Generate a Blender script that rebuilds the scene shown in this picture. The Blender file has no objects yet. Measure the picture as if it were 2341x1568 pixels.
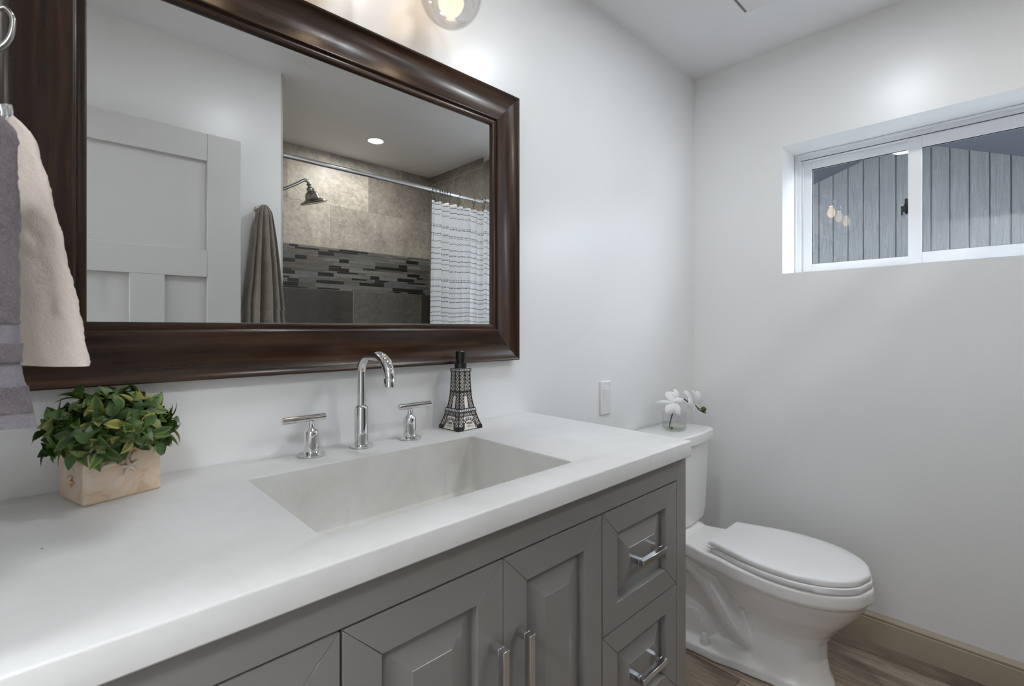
import bpy, bmesh, math, random
from mathutils import Vector, Matrix, noise
random.seed(7)
SC = bpy.context.scene
COL = SC.collection
PI = math.pi
R_ = math.radians

# ------------------------------------------------------------------ camera
YAW, FPX, CY, CD, CH = 0.762995, 1112.473, 748.58, 1.10931, 1.20558
cd = bpy.data.cameras.new('camera')
cam = bpy.data.objects.new('camera', cd)
COL.objects.link(cam)
cam.location = (0, -CD, CH)
cam.rotation_euler = (PI/2, 0, -YAW)
cd.sensor_fit = 'HORIZONTAL'
cd.sensor_width = 36
cd.lens = FPX/2341*36
cd.shift_y = -(784-CY)/2341
cd.clip_start = 0.01
cd.dof.use_dof = True
cd.dof.focus_distance = 1.6
cd.dof.aperture_fstop = 10.0
SC.camera = cam

# ------------------------------------------------------------------ world, exposure
SC.view_settings.view_transform = 'Standard'
SC.view_settings.look = 'None'
SC.view_settings.gamma = 1
SC.view_settings.use_curve_mapping = False
SC.view_settings.exposure = 0.72
wd = bpy.data.worlds.new('sky'); SC.world = wd; wd.use_nodes = True
bg = wd.node_tree.nodes['Background']
bg.inputs[0].default_value = (0.85, 0.92, 1.0, 1)
bg.inputs[1].default_value = 7.6
SC.cycles.max_bounces = 10
SC.cycles.diffuse_bounces = 6
SC.cycles.glossy_bounces = 6
SC.cycles.transmission_bounces = 10
SC.cycles.transparent_max_bounces = 16
SC.cycles.caustics_reflective = False
SC.cycles.caustics_refractive = False
SC.cycles.sample_clamp_indirect = 6
SC.cycles.use_denoising = True
SC.cycles.adaptive_threshold = 0.02

# light strengths; left and hallway lamps are unseen, added as fill
CAN_MAIN, CAN_LEFT_FILL, CAN_SHOWER, BULB, HALL_FILL = 12.0, 6.5, 50.0, 6.0, 31.0

# ------------------------------------------------------------------ geometry constants
ZC = 0.9331          # countertop height
TC = 0.0376          # countertop edge
XR = 2.298           # window wall
XL = -0.12           # wall behind the towels
YF = -1.36           # wall opposite the mirror
XA = 0.816           # start of the tub alcove
YB = -2.236          # tiled back wall of the alcove
CZ = 2.4186          # ceiling
YG = -0.016          # mirror glass plane

# ------------------------------------------------------------------ mesh builder
class MB:
    def __init__(s): s.v = []; s.f = []; s.c = []; s.uv = {}
    def add(s, vs, fs, col=None):
        n = len(s.v); s.v += [tuple(v) for v in vs]
        for f in fs:
            s.f.append(tuple(i+n for i in f)); s.c.append(col)
        return s
    def box(s, x0, x1, y0, y1, z0, z1, col=None):
        return s.add([(x0,y0,z0),(x1,y0,z0),(x1,y1,z0),(x0,y1,z0),(x0,y0,z1),(x1,y0,z1),(x1,y1,z1),(x0,y1,z1)],
            [(0,3,2,1),(4,5,6,7),(0,1,5,4),(1,2,6,5),(2,3,7,6),(3,0,4,7)], col)
    def prism(s, poly, fn, a, b, col=None):
        # poly 2D ccw, fn(u,v,w)->3D, extruded from w=a to w=b
        n = len(poly)
        vs = [fn(u, v, a) for u, v in poly]+[fn(u, v, b) for u, v in poly]
        fs = [tuple(range(n))[::-1], tuple(range(n, 2*n))]
        for i in range(n):
            j = (i+1) % n; fs.append((i, j, n+j, n+i))
        return s.add(vs, fs, col)
    def loft(s, rings, closed=True, caps=True, col=None):
        n = len(rings[0]); vs = [p for r in rings for p in r]; fs = []
        for k in range(len(rings)-1):
            for i in range(n if closed else n-1):
                j = (i+1) % n
                fs.append((k*n+i, k*n+j, (k+1)*n+j, (k+1)*n+i))
        if caps:
            fs.append(tuple(range(n))[::-1]); m = (len(rings)-1)*n
            fs.append(tuple(range(m, m+n)))
        return s.add(vs, fs, col)
    def curve(s, pts, r, seg=12, n=6):
        P = [Vector(p) for p in pts]; rs = r if isinstance(r, (list, tuple)) else [r]*len(P); Q = []; W = []
        for i in range(len(P)-1):
            a, b, c, d = P[max(i-1, 0)], P[i], P[i+1], P[min(i+2, len(P)-1)]
            for k in range(n):
                t = k/n; Q.append(.5*((2*b)+(c-a)*t+(2*a-5*b+4*c-d)*t*t+(3*b-a-3*c+d)*t**3)); W.append(rs[i]+(rs[i+1]-rs[i])*t)
        Q.append(P[-1]); W.append(rs[-1])
        return s.tube(Q, W, seg)
    def tube(s, pts, r, seg=12, caps=True, col=None):
        pts = [Vector(p) for p in pts]; rs = r if isinstance(r, (list, tuple)) else [r]*len(pts)
        t0 = (pts[1]-pts[0]).normalized()
        up = Vector((0, 0, 1)) if abs(t0.z) < .9 else Vector((1, 0, 0))
        nrm = t0.cross(up).normalized(); rings = []
        for i, p in enumerate(pts):
            t = (pts[min(i+1, len(pts)-1)]-pts[max(i-1, 0)]).normalized()
            nrm = (nrm-t*nrm.dot(t)).normalized(); b = t.cross(nrm)
            rings.append([p+(nrm*math.cos(2*PI*k/seg)+b*math.sin(2*PI*k/seg))*rs[i] for k in range(seg)])
        return s.loft(rings, True, caps, col)
    def lathe(s, prof, c, seg=32, axis='z', col=None):
        rings = []
        for r, h in prof:
            ring = []
            for k in range(seg):
                a = 2*PI*k/seg; u, v = r*math.cos(a), r*math.sin(a)
                ring.append({'z': (c[0]+u, c[1]+v, c[2]+h), 'y': (c[0]+u, c[1]+h, c[2]-v), 'x': (c[0]+h, c[1]+u, c[2]+v)}[axis])
            rings.append(ring)
        return s.loft(rings, True, True, col)
    def build(s, name, mat=None, parent=None, smooth=None, bevel=None, seg=2, sub=0):
        me = bpy.data.meshes.new(name); me.from_pydata(s.v, [], s.f)
        if any(c is not None for c in s.c):
            at = me.color_attributes.new('tcol', 'FLOAT_COLOR', 'CORNER'); k = 0
            for p in me.polygons:
                c = s.c[p.index] or (1, 1, 1)
                for _ in range(p.loop_total):
                    at.data[k].color = (*c, 1); k += 1
        bm = bmesh.new(); bm.from_mesh(me)
        bmesh.ops.recalc_face_normals(bm, faces=bm.faces); bm.to_mesh(me); bm.free()
        o = bpy.data.objects.new(name, me); COL.objects.link(o)
        if mat: me.materials.append(mat)
        if parent is not None:
            o.parent = parent
            if parent.type == 'EMPTY':
                o.matrix_parent_inverse = parent_inv(parent)
        if bevel:
            m = o.modifiers.new('bevel', 'BEVEL'); m.width = bevel; m.segments = seg; m.limit_method = 'ANGLE'; m.angle_limit = R_(30)
            m.harden_normals = False
        if sub:
            m = o.modifiers.new('subdivision', 'SUBSURF'); m.levels = sub; m.render_levels = sub
        if smooth:
            for p in me.polygons: p.use_smooth = True
            if smooth is not True:
                me.set_sharp_from_angle(angle=R_(smooth))
        elif bevel:
            for p in me.polygons: p.use_smooth = True
            me.set_sharp_from_angle(angle=R_(25))
        return o

def parent_inv(e):
    return (Matrix.Translation(e.location) @ e.rotation_euler.to_matrix().to_4x4()).inverted()

def tag(o, label=None, cat=None, group=None, kind=None):
    if label: o['label'] = label
    if cat: o['category'] = cat
    if group: o['group'] = group
    if kind: o['kind'] = kind
    return o
def thing(name, loc, label, cat, group=None):
    o = bpy.data.objects.new(name, None); COL.objects.link(o); o.location = loc
    o.empty_display_size = .05
    return tag(o, label, cat, group)
def structure(mb, name, m, **k):
    return tag(mb.build(name, m, **k), kind='structure')
def dup(root, off, label=None, rotz=None):
    def cp(o, par):
        c = o.copy(); COL.objects.link(c)
        if par is not None: c.parent = par
        for ch in [x for x in o.children]: cp(ch, c)
        return c
    c = cp(root, None); c.location = Vector(root.location)+Vector(off)
    if rotz is not None: c.rotation_euler.z = rotz
    if label: c['label'] = label
    return c

# ------------------------------------------------------------------ materials
class NT:
    def __init__(s, name):
        s.m = bpy.data.materials.new(name); s.m.use_nodes = True; s.t = s.m.node_tree
        s.b = s.t.nodes['Principled BSDF']; s.out = s.t.nodes['Material Output']
    def n(s, typ, **k):
        nd = s.t.nodes.new('ShaderNode'+typ)
        for a, v in k.items():
            if a.startswith('i_'):
                key = a[2:]; key = int(key) if key.isdigit() else key.replace('_', ' ')
                nd.inputs[key].default_value = v
            else: setattr(nd, a, v)
        return nd
    def l(s, a, b): s.t.links.new(a, b)
    def math(s, op, a, b=None, c=None, clamp=False):
        nd = s.n('Math', operation=op); nd.use_clamp = clamp
        for i, x in enumerate((a, b, c)):
            if x is None: continue
            if isinstance(x, (int, float)): nd.inputs[i].default_value = x
            else: s.l(x, nd.inputs[i])
        return nd.outputs[0]
    def coord(s, scale=(1, 1, 1), src='Object', rot=(0, 0, 0)):
        tc = s.n('TexCoord'); mp = s.n('Mapping'); mp.inputs['Scale'].default_value = scale; mp.inputs['Rotation'].default_value = rot
        s.l(tc.outputs[src], mp.inputs[0]); return mp.outputs[0]
    def noise(s, vec, scale, detail=4, rough=.5, dist=0):
        nd = s.n('TexNoise'); nd.inputs['Scale'].default_value = scale; nd.inputs['Detail'].default_value = detail
        nd.inputs['Roughness'].default_value = rough; nd.inputs['Distortion'].default_value = dist
        s.l(vec, nd.inputs['Vector']); return nd.outputs['Fac']
    def ramp(s, fac, stops, interp='LINEAR'):
        nd = s.n('ValToRGB'); cr = nd.color_ramp; cr.interpolation = interp
        while len(cr.elements) < len(stops): cr.elements.new(.5)
        for e, (p, c) in zip(cr.elements, stops):
            e.position = p; e.color = (*c, 1) if len(c) == 3 else c
        s.l(fac, nd.inputs[0]); return nd.outputs[0]
    def mix(s, fac, a, b, mode='MIX'):
        nd = s.n('MixRGB', blend_type=mode)
        for i, x in zip((0, 1, 2), (fac, a, b)):
            if isinstance(x, (int, float)): nd.inputs[i].default_value = x
            elif isinstance(x, tuple): nd.inputs[i].default_value = (*x, 1)
            else: s.l(x, nd.inputs[i])
        return nd.outputs[0]
    def bump(s, h, strength=.2, dist=.002):
        nd = s.n('Bump'); nd.inputs['Strength'].default_value = strength; nd.inputs['Distance'].default_value = dist
        s.l(h, nd.inputs['Height']); s.l(nd.outputs[0], s.b.inputs['Normal']); return nd
    def col(s, c):
        if isinstance(c, tuple): s.b.inputs['Base Color'].default_value = (*c, 1)
        else: s.l(c, s.b.inputs['Base Color'])
    def rough(s, r):
        if isinstance(r, (int, float)): s.b.inputs['Roughness'].default_value = r
        else: s.l(r, s.b.inputs['Roughness'])

def simple(name, c, rough=.5, metal=0, spec=.5, nz=0, nscale=8, bump=0, bscale=200, coat=0):
    t = NT(name); t.rough(rough); t.b.inputs['Metallic'].default_value = metal
    t.b.inputs['Specular IOR Level'].default_value = spec
    t.b.inputs['Coat Weight'].default_value = coat
    v = t.coord()
    if nz:
        f = t.noise(v, nscale); d = tuple(max(0, x*(1-nz)) for x in c)
        t.col(t.ramp(f, [(.3, d), (.7, c)]))
    else:
        t.col(c)
    if bump: t.bump(t.noise(v, bscale, 3), bump, .001)
    return t.m

def wall_paint(name, c, rough=.325, b=.25):
    t = NT(name); v = t.coord()
    f = t.noise(v, 2.2, 3); t.col(t.ramp(f, [(.3, tuple(x*.97 for x in c)), (.7, c)]))
    t.rough(t.math('MULTIPLY_ADD', t.noise(v, 5, 3), .05, rough-.025))
    t.b.inputs['Specular IOR Level'].default_value = .75
    h = t.math('ADD', t.noise(v, 55, 3, .6), t.math('MULTIPLY', t.noise(v, 6, 2), 3.0))
    t.bump(h, b, .0012)
    return t.m

M = {}
M['wall'] = wall_paint('wall paint', (.88, .88, .88))
M['ceil'] = wall_paint('ceiling paint', (.86, .86, .87), .55, .12)
M['trimwhite'] = simple('white vinyl', (.84, .85, .87), .35, bump=.05, bscale=30)
M['doorpaint'] = simple('door paint', (.60, .60, .59), .45, nz=.04, nscale=3, bump=.05, bscale=40)
M['base'] = simple('taupe trim paint', (.47, .40, .30), .4, nz=.08, nscale=6)
M['chrome'] = simple('chrome', (.74, .74, .755), .05, 1, nz=.02)
M['nickel'] = simple('aged nickel', (.42, .41, .38), .2, 1, nz=.3, nscale=60)
M['brushed'] = simple('brushed chrome', (.78, .78, .80), .16, 1, nz=.04)
M['ceramic'] = simple('white glazed ceramic', (.88, .88, .875), .08, 0, .5, nz=.015, nscale=3, coat=.3)
M['plastic'] = simple('white plastic', (.82, .82, .83), .25, nz=.01)
M['blackp'] = simple('black plastic', (.012, .012, .013), .28, nz=.2)
M['blackm'] = simple('black wire', (.01, .01, .01), .4, nz=.2)
M['gap_grey'] = simple('grey gap', (.10, .10, .11), .6, nz=.2)  # flat dark grey for the fan slot and window track line

def m_cabinet():
    t = NT('grey cabinet lacquer'); v = t.coord()
    t.col(t.ramp(t.noise(v, 3, 3), [(.3, (.270, .258, .252)), (.7, (.288, .276, .269))]))
    t.rough(t.math('MULTIPLY_ADD', t.noise(v, 8, 3), .08, .19)); t.bump(t.noise(v, 180, 3), .05, .0005); return t.m
M['cab'] = m_cabinet()

def m_counter():
    t = NT('white cast concrete'); v = t.coord()
    f = t.noise(v, 3.5, 5, .6); g = t.noise(v, 22, 4, .6)
    c = t.mix(.35, t.ramp(f, [(.3, (.70, .69, .675)), (.7, (.80, .80, .80))]), t.ramp(g, [(.35, (.70, .70, .69)), (.7, (.80, .80, .795))]))
    vo = t.n('TexVoronoi'); vo.inputs['Scale'].default_value = 13; t.l(v, vo.inputs['Vector'])
    sp = t.n('SeparateColor'); t.l(vo.outputs['Color'], sp.inputs[0])
    m = t.math('MULTIPLY', t.math('LESS_THAN', vo.outputs['Distance'], .022), t.math('GREATER_THAN', sp.outputs[0], .84))
    c = t.mix(m, c, (.18, .17, .16))
    t.col(c); t.rough(t.math('MULTIPLY_ADD', f, .25, .22))
    h = t.math('ADD', t.math('MULTIPLY', t.noise(v, 9, 3), 2.5), t.math('SUBTRACT', t.noise(v, 70, 3), t.math('MULTIPLY', m, 2)))
    t.bump(h, .18, .001); return t.m
M['counter'] = m_counter()
def m_basin():
    t = NT('cast concrete basin'); v = t.coord()
    f = t.noise(v, 7, 5, .6, .6); c = t.ramp(f, [(.25, (.62, .59, .53)), (.5, (.71, .70, .67)), (.75, (.76, .76, .75))])
    vs = t.coord((22, 22, 2.2)); g = t.noise(vs, 1.0, 3); c = t.mix(t.math('MULTIPLY', t.math('GREATER_THAN', g, .66), .25), c, (.60, .55, .45))
    t.col(c); t.rough(.38); t.bump(t.noise(v, 25, 3), .2, .002); return t.m
M['basin'] = m_basin()

def m_framewood(rot):
    t = NT('dark stained wood'); v = t.coord((1, 1, 1))
    mp = t.coord(rot)
    g = t.noise(mp, 1.0, 6, .6, .3)
    c = t.ramp(g, [(.25, (.009, .0040, .0020)), (.5, (.036, .0155, .0070)), (.72, (.088, .042, .018))])
    t.col(c); t.rough(t.math('MULTIPLY_ADD', g, .20, .20)); t.b.inputs['Specular IOR Level'].default_value = .38
    t.b.inputs['Coat Weight'].default_value = .08; t.b.inputs['Coat Roughness'].default_value = .15
    t.bump(t.noise(mp, 3.0, 3), .18, .0008); return t.m
M['wood_h'] = m_framewood((3, 60, 60))
M['wood_v'] = m_framewood((60, 60, 3))

def m_floor():
    t = NT('weathered wood plank'); tc = t.n('TexCoord'); sx = t.n('SeparateXYZ'); t.l(tc.outputs['Object'], sx.inputs[0])
    at = t.n('Attribute', attribute_name='tcol'); sp = t.n('SeparateColor'); t.l(at.outputs['Color'], sp.inputs[0])
    cm = t.n('CombineXYZ'); t.l(t.math('MULTIPLY', sx.outputs[0], 1.0), cm.inputs[0]); t.l(t.math('MULTIPLY', sx.outputs[1], .09), cm.inputs[1]); t.l(t.math('MULTIPLY', sp.outputs[0], 9), cm.inputs[2])
    g = t.noise(cm.outputs[0], 42, 8, .68, 1.2)
    cm2 = t.n('CombineXYZ'); t.l(sx.outputs[0], cm2.inputs[0]); t.l(t.math('MULTIPLY', sx.outputs[1], .25), cm2.inputs[1]); t.l(t.math('MULTIPLY', sp.outputs[1], 7), cm2.inputs[2])
    g2 = t.noise(cm2.outputs[0], 9, 5, .6, .5)
    cm3 = t.n('CombineXYZ'); t.l(sx.outputs[0], cm3.inputs[0]); t.l(t.math('MULTIPLY', sx.outputs[1], .035), cm3.inputs[1]); t.l(t.math('MULTIPLY', sp.outputs[2], 5), cm3.inputs[2])
    g3 = t.noise(cm3.outputs[0], 260, 4, .8, .6)
    g = t.math('ADD', t.math('MULTIPLY', g, .72), t.math('MULTIPLY', g3, .28))
    c1 = t.ramp(g, [(.30, (.13, .098, .074)), (.45, (.34, .27, .215)), (.60, (.52, .44, .365)), (.75, (.68, .61, .53))])
    c2 = t.ramp(g2, [(.3, (.45, .42, .40)), (.65, (1, 1, 1))])
    c = t.mix(1.0, c1, c2, 'MULTIPLY')
    c = t.mix(1.0, c, t.ramp(sp.outputs[2], [(0, (.75, .72, .70)), (1, (1.15, 1.12, 1.08))]), 'MULTIPLY')
    t.col(c); t.rough(.42); t.bump(g, .25, .001); return t.m
M['floor'] = m_floor()

def m_tile():
    t = NT('porcelain stone tile'); v = t.coord()
    at = t.n('Attribute', attribute_name='tcol')
    f = t.noise(v, 4.2, 6, .62, .8); g = t.noise(v, 34, 9, .78, .6)
    m = t.mix(.55, t.ramp(f, [(.30, (.34, .33, .32)), (.5, (.85, .84, .82)), (.68, (1.40, 1.36, 1.28))]), t.ramp(g, [(.36, (.50, .49, .48)), (.62, (1.32, 1.30, 1.25))]))
    t.col(t.mix(1.0, at.outputs['Color'], m, 'MULTIPLY')); t.rough(t.math('MULTIPLY_ADD', f, .25, .28)); t.bump(g, .08, .001); return t.m
M['tile'] = m_tile()
def m_mosaic():
    t = NT('stone and glass mosaic'); at = t.n('Attribute', attribute_name='tcol'); v = t.coord((1, 1, 6))
    g = t.noise(v, 60, 5, .7); t.col(t.mix(1.0, at.outputs['Color'], t.ramp(g, [(.3, (.65, .65, .65)), (.7, (1.25, 1.25, 1.22))]), 'MULTIPLY'))
    t.rough(.32); t.bump(g, .2, .001); return t.m
M['mosaic'] = m_mosaic()
M['grout'] = simple('grout', (.62, .60, .55), .8, nz=.1, nscale=40)

def m_terry(name, c, c2, sc=900):
    t = NT(name); v = t.coord()
    f = t.noise(v, 14, 4, .6); g = t.noise(v, sc*.5, 3, .7)
    t.col(t.mix(.5, t.ramp(f, [(.3, c2), (.7, c)]), t.ramp(g, [(.35, c2), (.65, c)])))
    t.rough(.95); t.b.inputs['Sheen Weight'].default_value = .4; t.b.inputs['Specular IOR Level'].default_value = .1
    t.bump(t.math('ADD', t.noise(v, sc, 2), t.noise(v, sc*.25, 2)), .5, .002); return t.m
M['cream'] = m_terry('cream terry', (.96, .85, .765), (.86, .745, .66))
M['mauve'] = m_terry('grey plum terry', (.25, .215, .235), (.115, .097, .108))
M['mauveband'] = m_terry('pale grey band', (.33, .305, .34), (.22, .20, .225))
M['taupe'] = m_terry('taupe terry', (.30, .265, .225), (.16, .14, .115), 600)

def m_glass(name, tint=(1, 1, 1), extra=0.0, rough=0.0):
    t = NT(name); t.t.nodes.remove(t.b)
    tr = t.n('BsdfTransparent'); tr.inputs[0].default_value = (*tint, 1)
    gl = t.n('BsdfGlossy'); gl.inputs['Roughness'].default_value = rough
    fr = t.n('LayerWeight'); fr.inputs[0].default_value = .5
    fz = t.math('MULTIPLY_ADD', t.math('POWER', fr.outputs['Facing'], 5.0), .90, .045+extra, clamp=True)
    ms = t.n('MixShader'); t.l(fz, ms.inputs[0]); t.l(tr.outputs[0], ms.inputs[1]); t.l(gl.outputs[0], ms.inputs[2])
    t.l(ms.outputs[0], t.out.inputs[0]); return t.m
M['pane'] = m_glass('window glass', (.90, .93, .95))
M['shade'] = m_glass('clear shade glass', (.93, .93, .93), .02)
M['vase'] = m_glass('vase glass', (.975, .98, .98), .0)
M['water'] = m_glass('water', (.93, .95, .90), .0)
t = NT('mirror silver'); t.b.inputs['Metallic'].default_value = 1; t.b.inputs['Roughness'].default_value = .0
t.col(t.ramp(t.noise(t.coord(), 2), [(0, (.90, .91, .91)), (1, (.905, .915, .915))])); M['mirror'] = t.m

def emit(name, c, s):
    t = NT(name); t.b.inputs['Base Color'].default_value = (.8, .8, .8, 1)
    t.b.inputs['Emission Color'].default_value = (*c, 1); t.b.inputs['Emission Strength'].default_value = s; return t.m
M['can_main'] = emit('recessed lamp lens', (.88, .95, 1), CAN_MAIN*6)
M['can_left_fill'] = emit('left fill lens', (.90, .95, 1), CAN_LEFT_FILL*6)
M['can_shower'] = emit('shower lamp lens', (1, .96, .90), CAN_SHOWER*6)
M['bulb'] = emit('warm bulb', (1.0, .74, .46), BULB)
M['hall_fill'] = emit('hall lamp lens', (.92, .97, 1), HALL_FILL)  # lens of the added hallway fill lights

# ------------------------------------------------------------------ room shell
def build_floor():
    mb = MB(); w = 0.1605; x = 2.2005+w; k = 0
    while x > XL-1.6:
        x0 = x-w; y = YB-.15-random.random()*1.1
        while y < .15:
            L = 1.22; c = (random.random(), random.random(), random.random())
            ya, yb = max(y, YB-.15), min(y+L, .15)
            if yb > ya:
                mb.box(x0+.0013, x-.0013, ya+.0012, yb-.0012, -.012, 0, c)
            y += L
        x = x0; k += 1
    mb.box(XL-1.9, 2.5, YB-.15, .15, -.05, -.0125, (0, 0, 0))
    return structure(mb, 'floor', M['floor'])
build_floor()
structure(MB().box(XL-1.9, 2.55, YB-.15, .15, CZ, CZ+.12), 'ceiling', M['ceil'])
structure(MB().box(XL-1.9, XR, 0, .12, -.05, CZ+.005), 'wall_back', M['wall'])
# window wall with its deep opening
WY0, WY1, WZ0, WZ1 = -0.3965, -1.56, 1.4385, 1.988
mb = MB(); XO = 2.53
mb.box(XR, XO, WY0, .12, -.05, CZ+.005); mb.box(XR, XO, YB-.15, WY1, -.05, CZ+.005)
mb.box(XR, XO, WY1, WY0, -.05, WZ0); mb.box(XR, XO, WY1, WY0, WZ1, CZ+.005)
structure(mb, 'wall_right', M['wall'])
# wall on the left with the doorway the photographer stands in
mb = MB(); DY0, DY1, DZ = -.555, -1.268, 2.045
mb.box(XL-.11, XL, DY0, 0, -.05, CZ+.005); mb.box(XL-.11, XL, YF, DY1, -.05, CZ+.005); mb.box(XL-.11, XL, DY1, DY0, DZ, CZ+.005)
structure(mb, 'wall_left', M['wall'])
# wall opposite the mirror, ends at the tub alcove
structure(MB().box(XL-.11, XA-.010, YB-.12, YF, -.05, CZ+.005), 'wall_front', M['wall'])
# hallway beyond the doorway
mb = MB(); mb.box(XL-1.9, XL-1.8, YB-.12, .12, -.05, CZ+.005); mb.box(XL-1.8, XL-.11, YB-.12, YB-.02, -.05, CZ+.005)
structure(mb, 'wall_hall', M['wall'])

# baseboards
def baseboard(name, pts):
    prof = [(0, 0), (.0125, 0), (.0125, .088), (.0105, .091), (.0125, .095), (.0125, .100), (.009, .106), (.006, .109), (.0035, .1143), (0, .1143)]
    mb = MB()
    (x0, y0), (x1, y1), (nx, ny) = pts
    mb.prism(prof, lambda u, v, w: (x0+(x1-x0)*w+nx*u, y0+(y1-y0)*w+ny*u, v), 0, 1)
    structure(mb, name, M['base'], smooth=30)
baseboard('baseboard_right', ((XR, 0), (XR, YF-.08), (-1, 0)))
baseboard('baseboard_back', ((1.14, 0), (XR-.0125, 0), (0, -1)))
baseboard('baseboard_front', ((XL, YF), (XA-.012, YF), (0, 1)))
# door casing around the doorway
mb = MB(); mb.box(XL, XL+.006, DY0, DY0+.05, 0, DZ+.06); mb.box(XL, XL+.006, DY1, DY0, DZ, DZ+.06)
structure(mb, 'trim_1', M['trimwhite'], bevel=.003)

# ------------------------------------------------------------------ tiled tub alcove
def tiled():
    back = structure(MB().box(XA-.010, XR, YB-.12, YB-.0016, -.05, CZ), 'wall_alcove_back', M['grout'])
    right = structure(MB().box(XR-.047, XR-.0005, YB-.0016, YF-.06, -.05, CZ), 'wall_alcove_right', M['grout'])
    left = structure(MB().box(XA-.010, XA-.0016, YB-.0016, YF, -.05, CZ), 'wall_alcove_left', M['grout'])
    mb, mr, ml = MB(), MB(), MB()
    light = [(.43, .40, .36), (.46, .43, .385), (.38, .36, .325), (.50, .47, .42)]
    rows = [(2.350, CZ, 1.42), (2.052, 2.350, 1.135), (1.757, 2.052, 1.419), (1.172, 1.467, 1.592), (.877, 1.172, 1.30), (.582, .877, 1.592), (.287, .582, 1.30), (0, .287, 1.592)]
    g = .0013; W = .5725
    for ri, (z0, z1, off) in enumerate(rows):
        k = -3
        while off+k*W < XR:
            a, b = max(off+k*W, XA), min(off+(k+1)*W, XR-.048)
            if b-a > .01:
                c = light[(k*5+ri*3) % 4]
                if z1 < 1.5:
                    c = (.145, .138, .128) if (k+ri) % 2 else (.062, .058, .053)
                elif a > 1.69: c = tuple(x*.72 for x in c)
                mb.box(a+g, b-g, YB-.0016, YB, z0+g, z1-g, c)
            k += 1
        yy = YB
        for jj, L in enumerate((.32, .5725)):
            y1 = min(yy+L, YF-.06)
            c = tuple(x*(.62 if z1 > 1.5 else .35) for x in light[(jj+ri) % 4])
            mr.box(XR-.0486, XR-.047, yy+g, y1-g, z0+g, z1-g, c); yy = y1
        ml.box(XA-.0016, XA, YB+g, YB+.3-g, z0+g, z1-g, light[0]); ml.box(XA-.0016, XA, YB+.3+g, YF-g, z0+g, z1-g, light[1])
    mb.build('tile', M['tile'], back); mr.build('tile', M['tile'], right); ml.build('tile', M['tile'], left)
    # mosaic strip
    mos = {'back': MB(), 'end': MB(), 'near': MB()}; pal = [(.13, .135, .125), (.17, .17, .155), (.10, .10, .092), (.20, .20, .185), (.14, .125, .11), (.012, .012, .012), (.020, .019, .017), (.15, .16, .155)]
    rnd = random.Random(21); z = 1.4685
    hs = [.010, .0265, .022, .011, .011, .025, .011, .024, .011, .022, .026, .011, .025, .011, .012]
    tot = sum(hs)+.0022*(len(hs)-1); sc = (1.7555-z)/tot
    def strip(a, b, z0, z1, where, c):
        mo = mos[where]
        if where == 'back': mo.box(a, b, YB-.0014, YB+.001, z0, z1, c)
        elif where == 'end': mo.box(XR-.0496, XR-.047, a, b, z0, z1, c)
        else: mo.box(XA-.0115, XA+.0005, a, b, z0, z1, c)
    for h in hs:
        h *= sc
        for where, A, B in (('back', XA+.001, XR-.051), ('end', YB+.002, YF-.062), ('near', YB+.002, YF)):
            x = A-rnd.random()*.1; last = None
            while x < B:
                L = rnd.choice((.06, .09, .12, .16, .22))*(1.25 if h > .018 else 1.0)
                dark = rnd.random() < .30 and not last
                c = rnd.choice(pal[5:7]) if dark else rnd.choice(pal[:5]+pal[7:]); last = dark
                a, b = max(x, A), min(x+L, B)
                if b-a > .004: strip(a+.0011, b-.0011, z, z+h, where, c)
                x += L
        z += h+.0022*sc
    for k, par in (('back', back), ('end', right), ('near', left)): mos[k].build('mosaic_strip', M['mosaic'], par)
tiled()

# ------------------------------------------------------------------ window
def build_window():
    x0, x1 = 2.463, 2.525
    fr = MB()
    def rect(mb, y0, y1, z0, z1, w, xa, xb, wb=None, wt=None):
        wb = w if wb is None else wb; wt = w if wt is None else wt
        mb.box(xa, xb, y0-w, y0, z0, z1); mb.box(xa, xb, y1, y1+w, z0, z1)
        mb.box(xa, xb, y1+w, y0-w, z0, z0+wb); mb.box(xa, xb, y1+w, y0-w, z1-wt, z1)
    y0, y1, z0, z1 = WY0-.001, WY1+.001, WZ0+.001, WZ1-.001
    rect(fr, y0, y1, z0, z1, .022, x0+.012, x1, .018, .034)
    rect(fr, y0, y1, z0, z1, .008, x0, x1)
    f = structure(fr, 'window_1', M['trimwhite'], bevel=.0015)
    tr = MB().box(x0+.0112, x0+.0125, y1+.02, y0-.022, z1-.0300, z1-.0270)   # dark track line
    tr.build('track_gasket', M['gap_grey'], f)
    def sash(name, ya, yb, za, zb, w, xa, xb, pane_x, wr=None):
        mb = MB(); rect(mb, ya, yb, za, zb, w, xa, xb)
        rect(mb, ya-w*.45, yb+w*.45, za+w*.45, zb-w*.45, w*.55, xa+.004, xb+.002)
        s = mb.build(name, M['trimwhite'], f, bevel=.0015)
        g = MB(); rect(g, ya-w+.0005, yb+w-.0005, za+w-.0005, zb-w+.0005, .0022, xa+.006, xa+.009)
        g.build('gasket', M['blackp'], s)
        MB().box(pane_x, pane_x+.004, yb+w-.002, ya-w+.002, za+w-.002, zb-w+.002).build('pane', M['pane'], s)
        return s
    s1 = sash('sliding_sash', -.424, -.832, 1.4575, 1.9528, .0335, 2.492, 2.514, 2.500)
    s2 = sash('fixed_sash', -.800, -1.535, 1.4575, 1.9528, .043, 2.468, 2.489, 2.477)
    lk = MB(); lk.box(2.484, 2.492, -.800, -.787, 1.660, 1.722); lk.box(2.476, 2.486, -.797, -.776, 1.668, 1.692)
    lk.tube([(2.482, -.789, 1.70), (2.478, -.780, 1.675), (2.478, -.779, 1.655)], .004, 8)
    lk.build('latch', M['blackp'], s1, bevel=.0015)
build_window()

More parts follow.
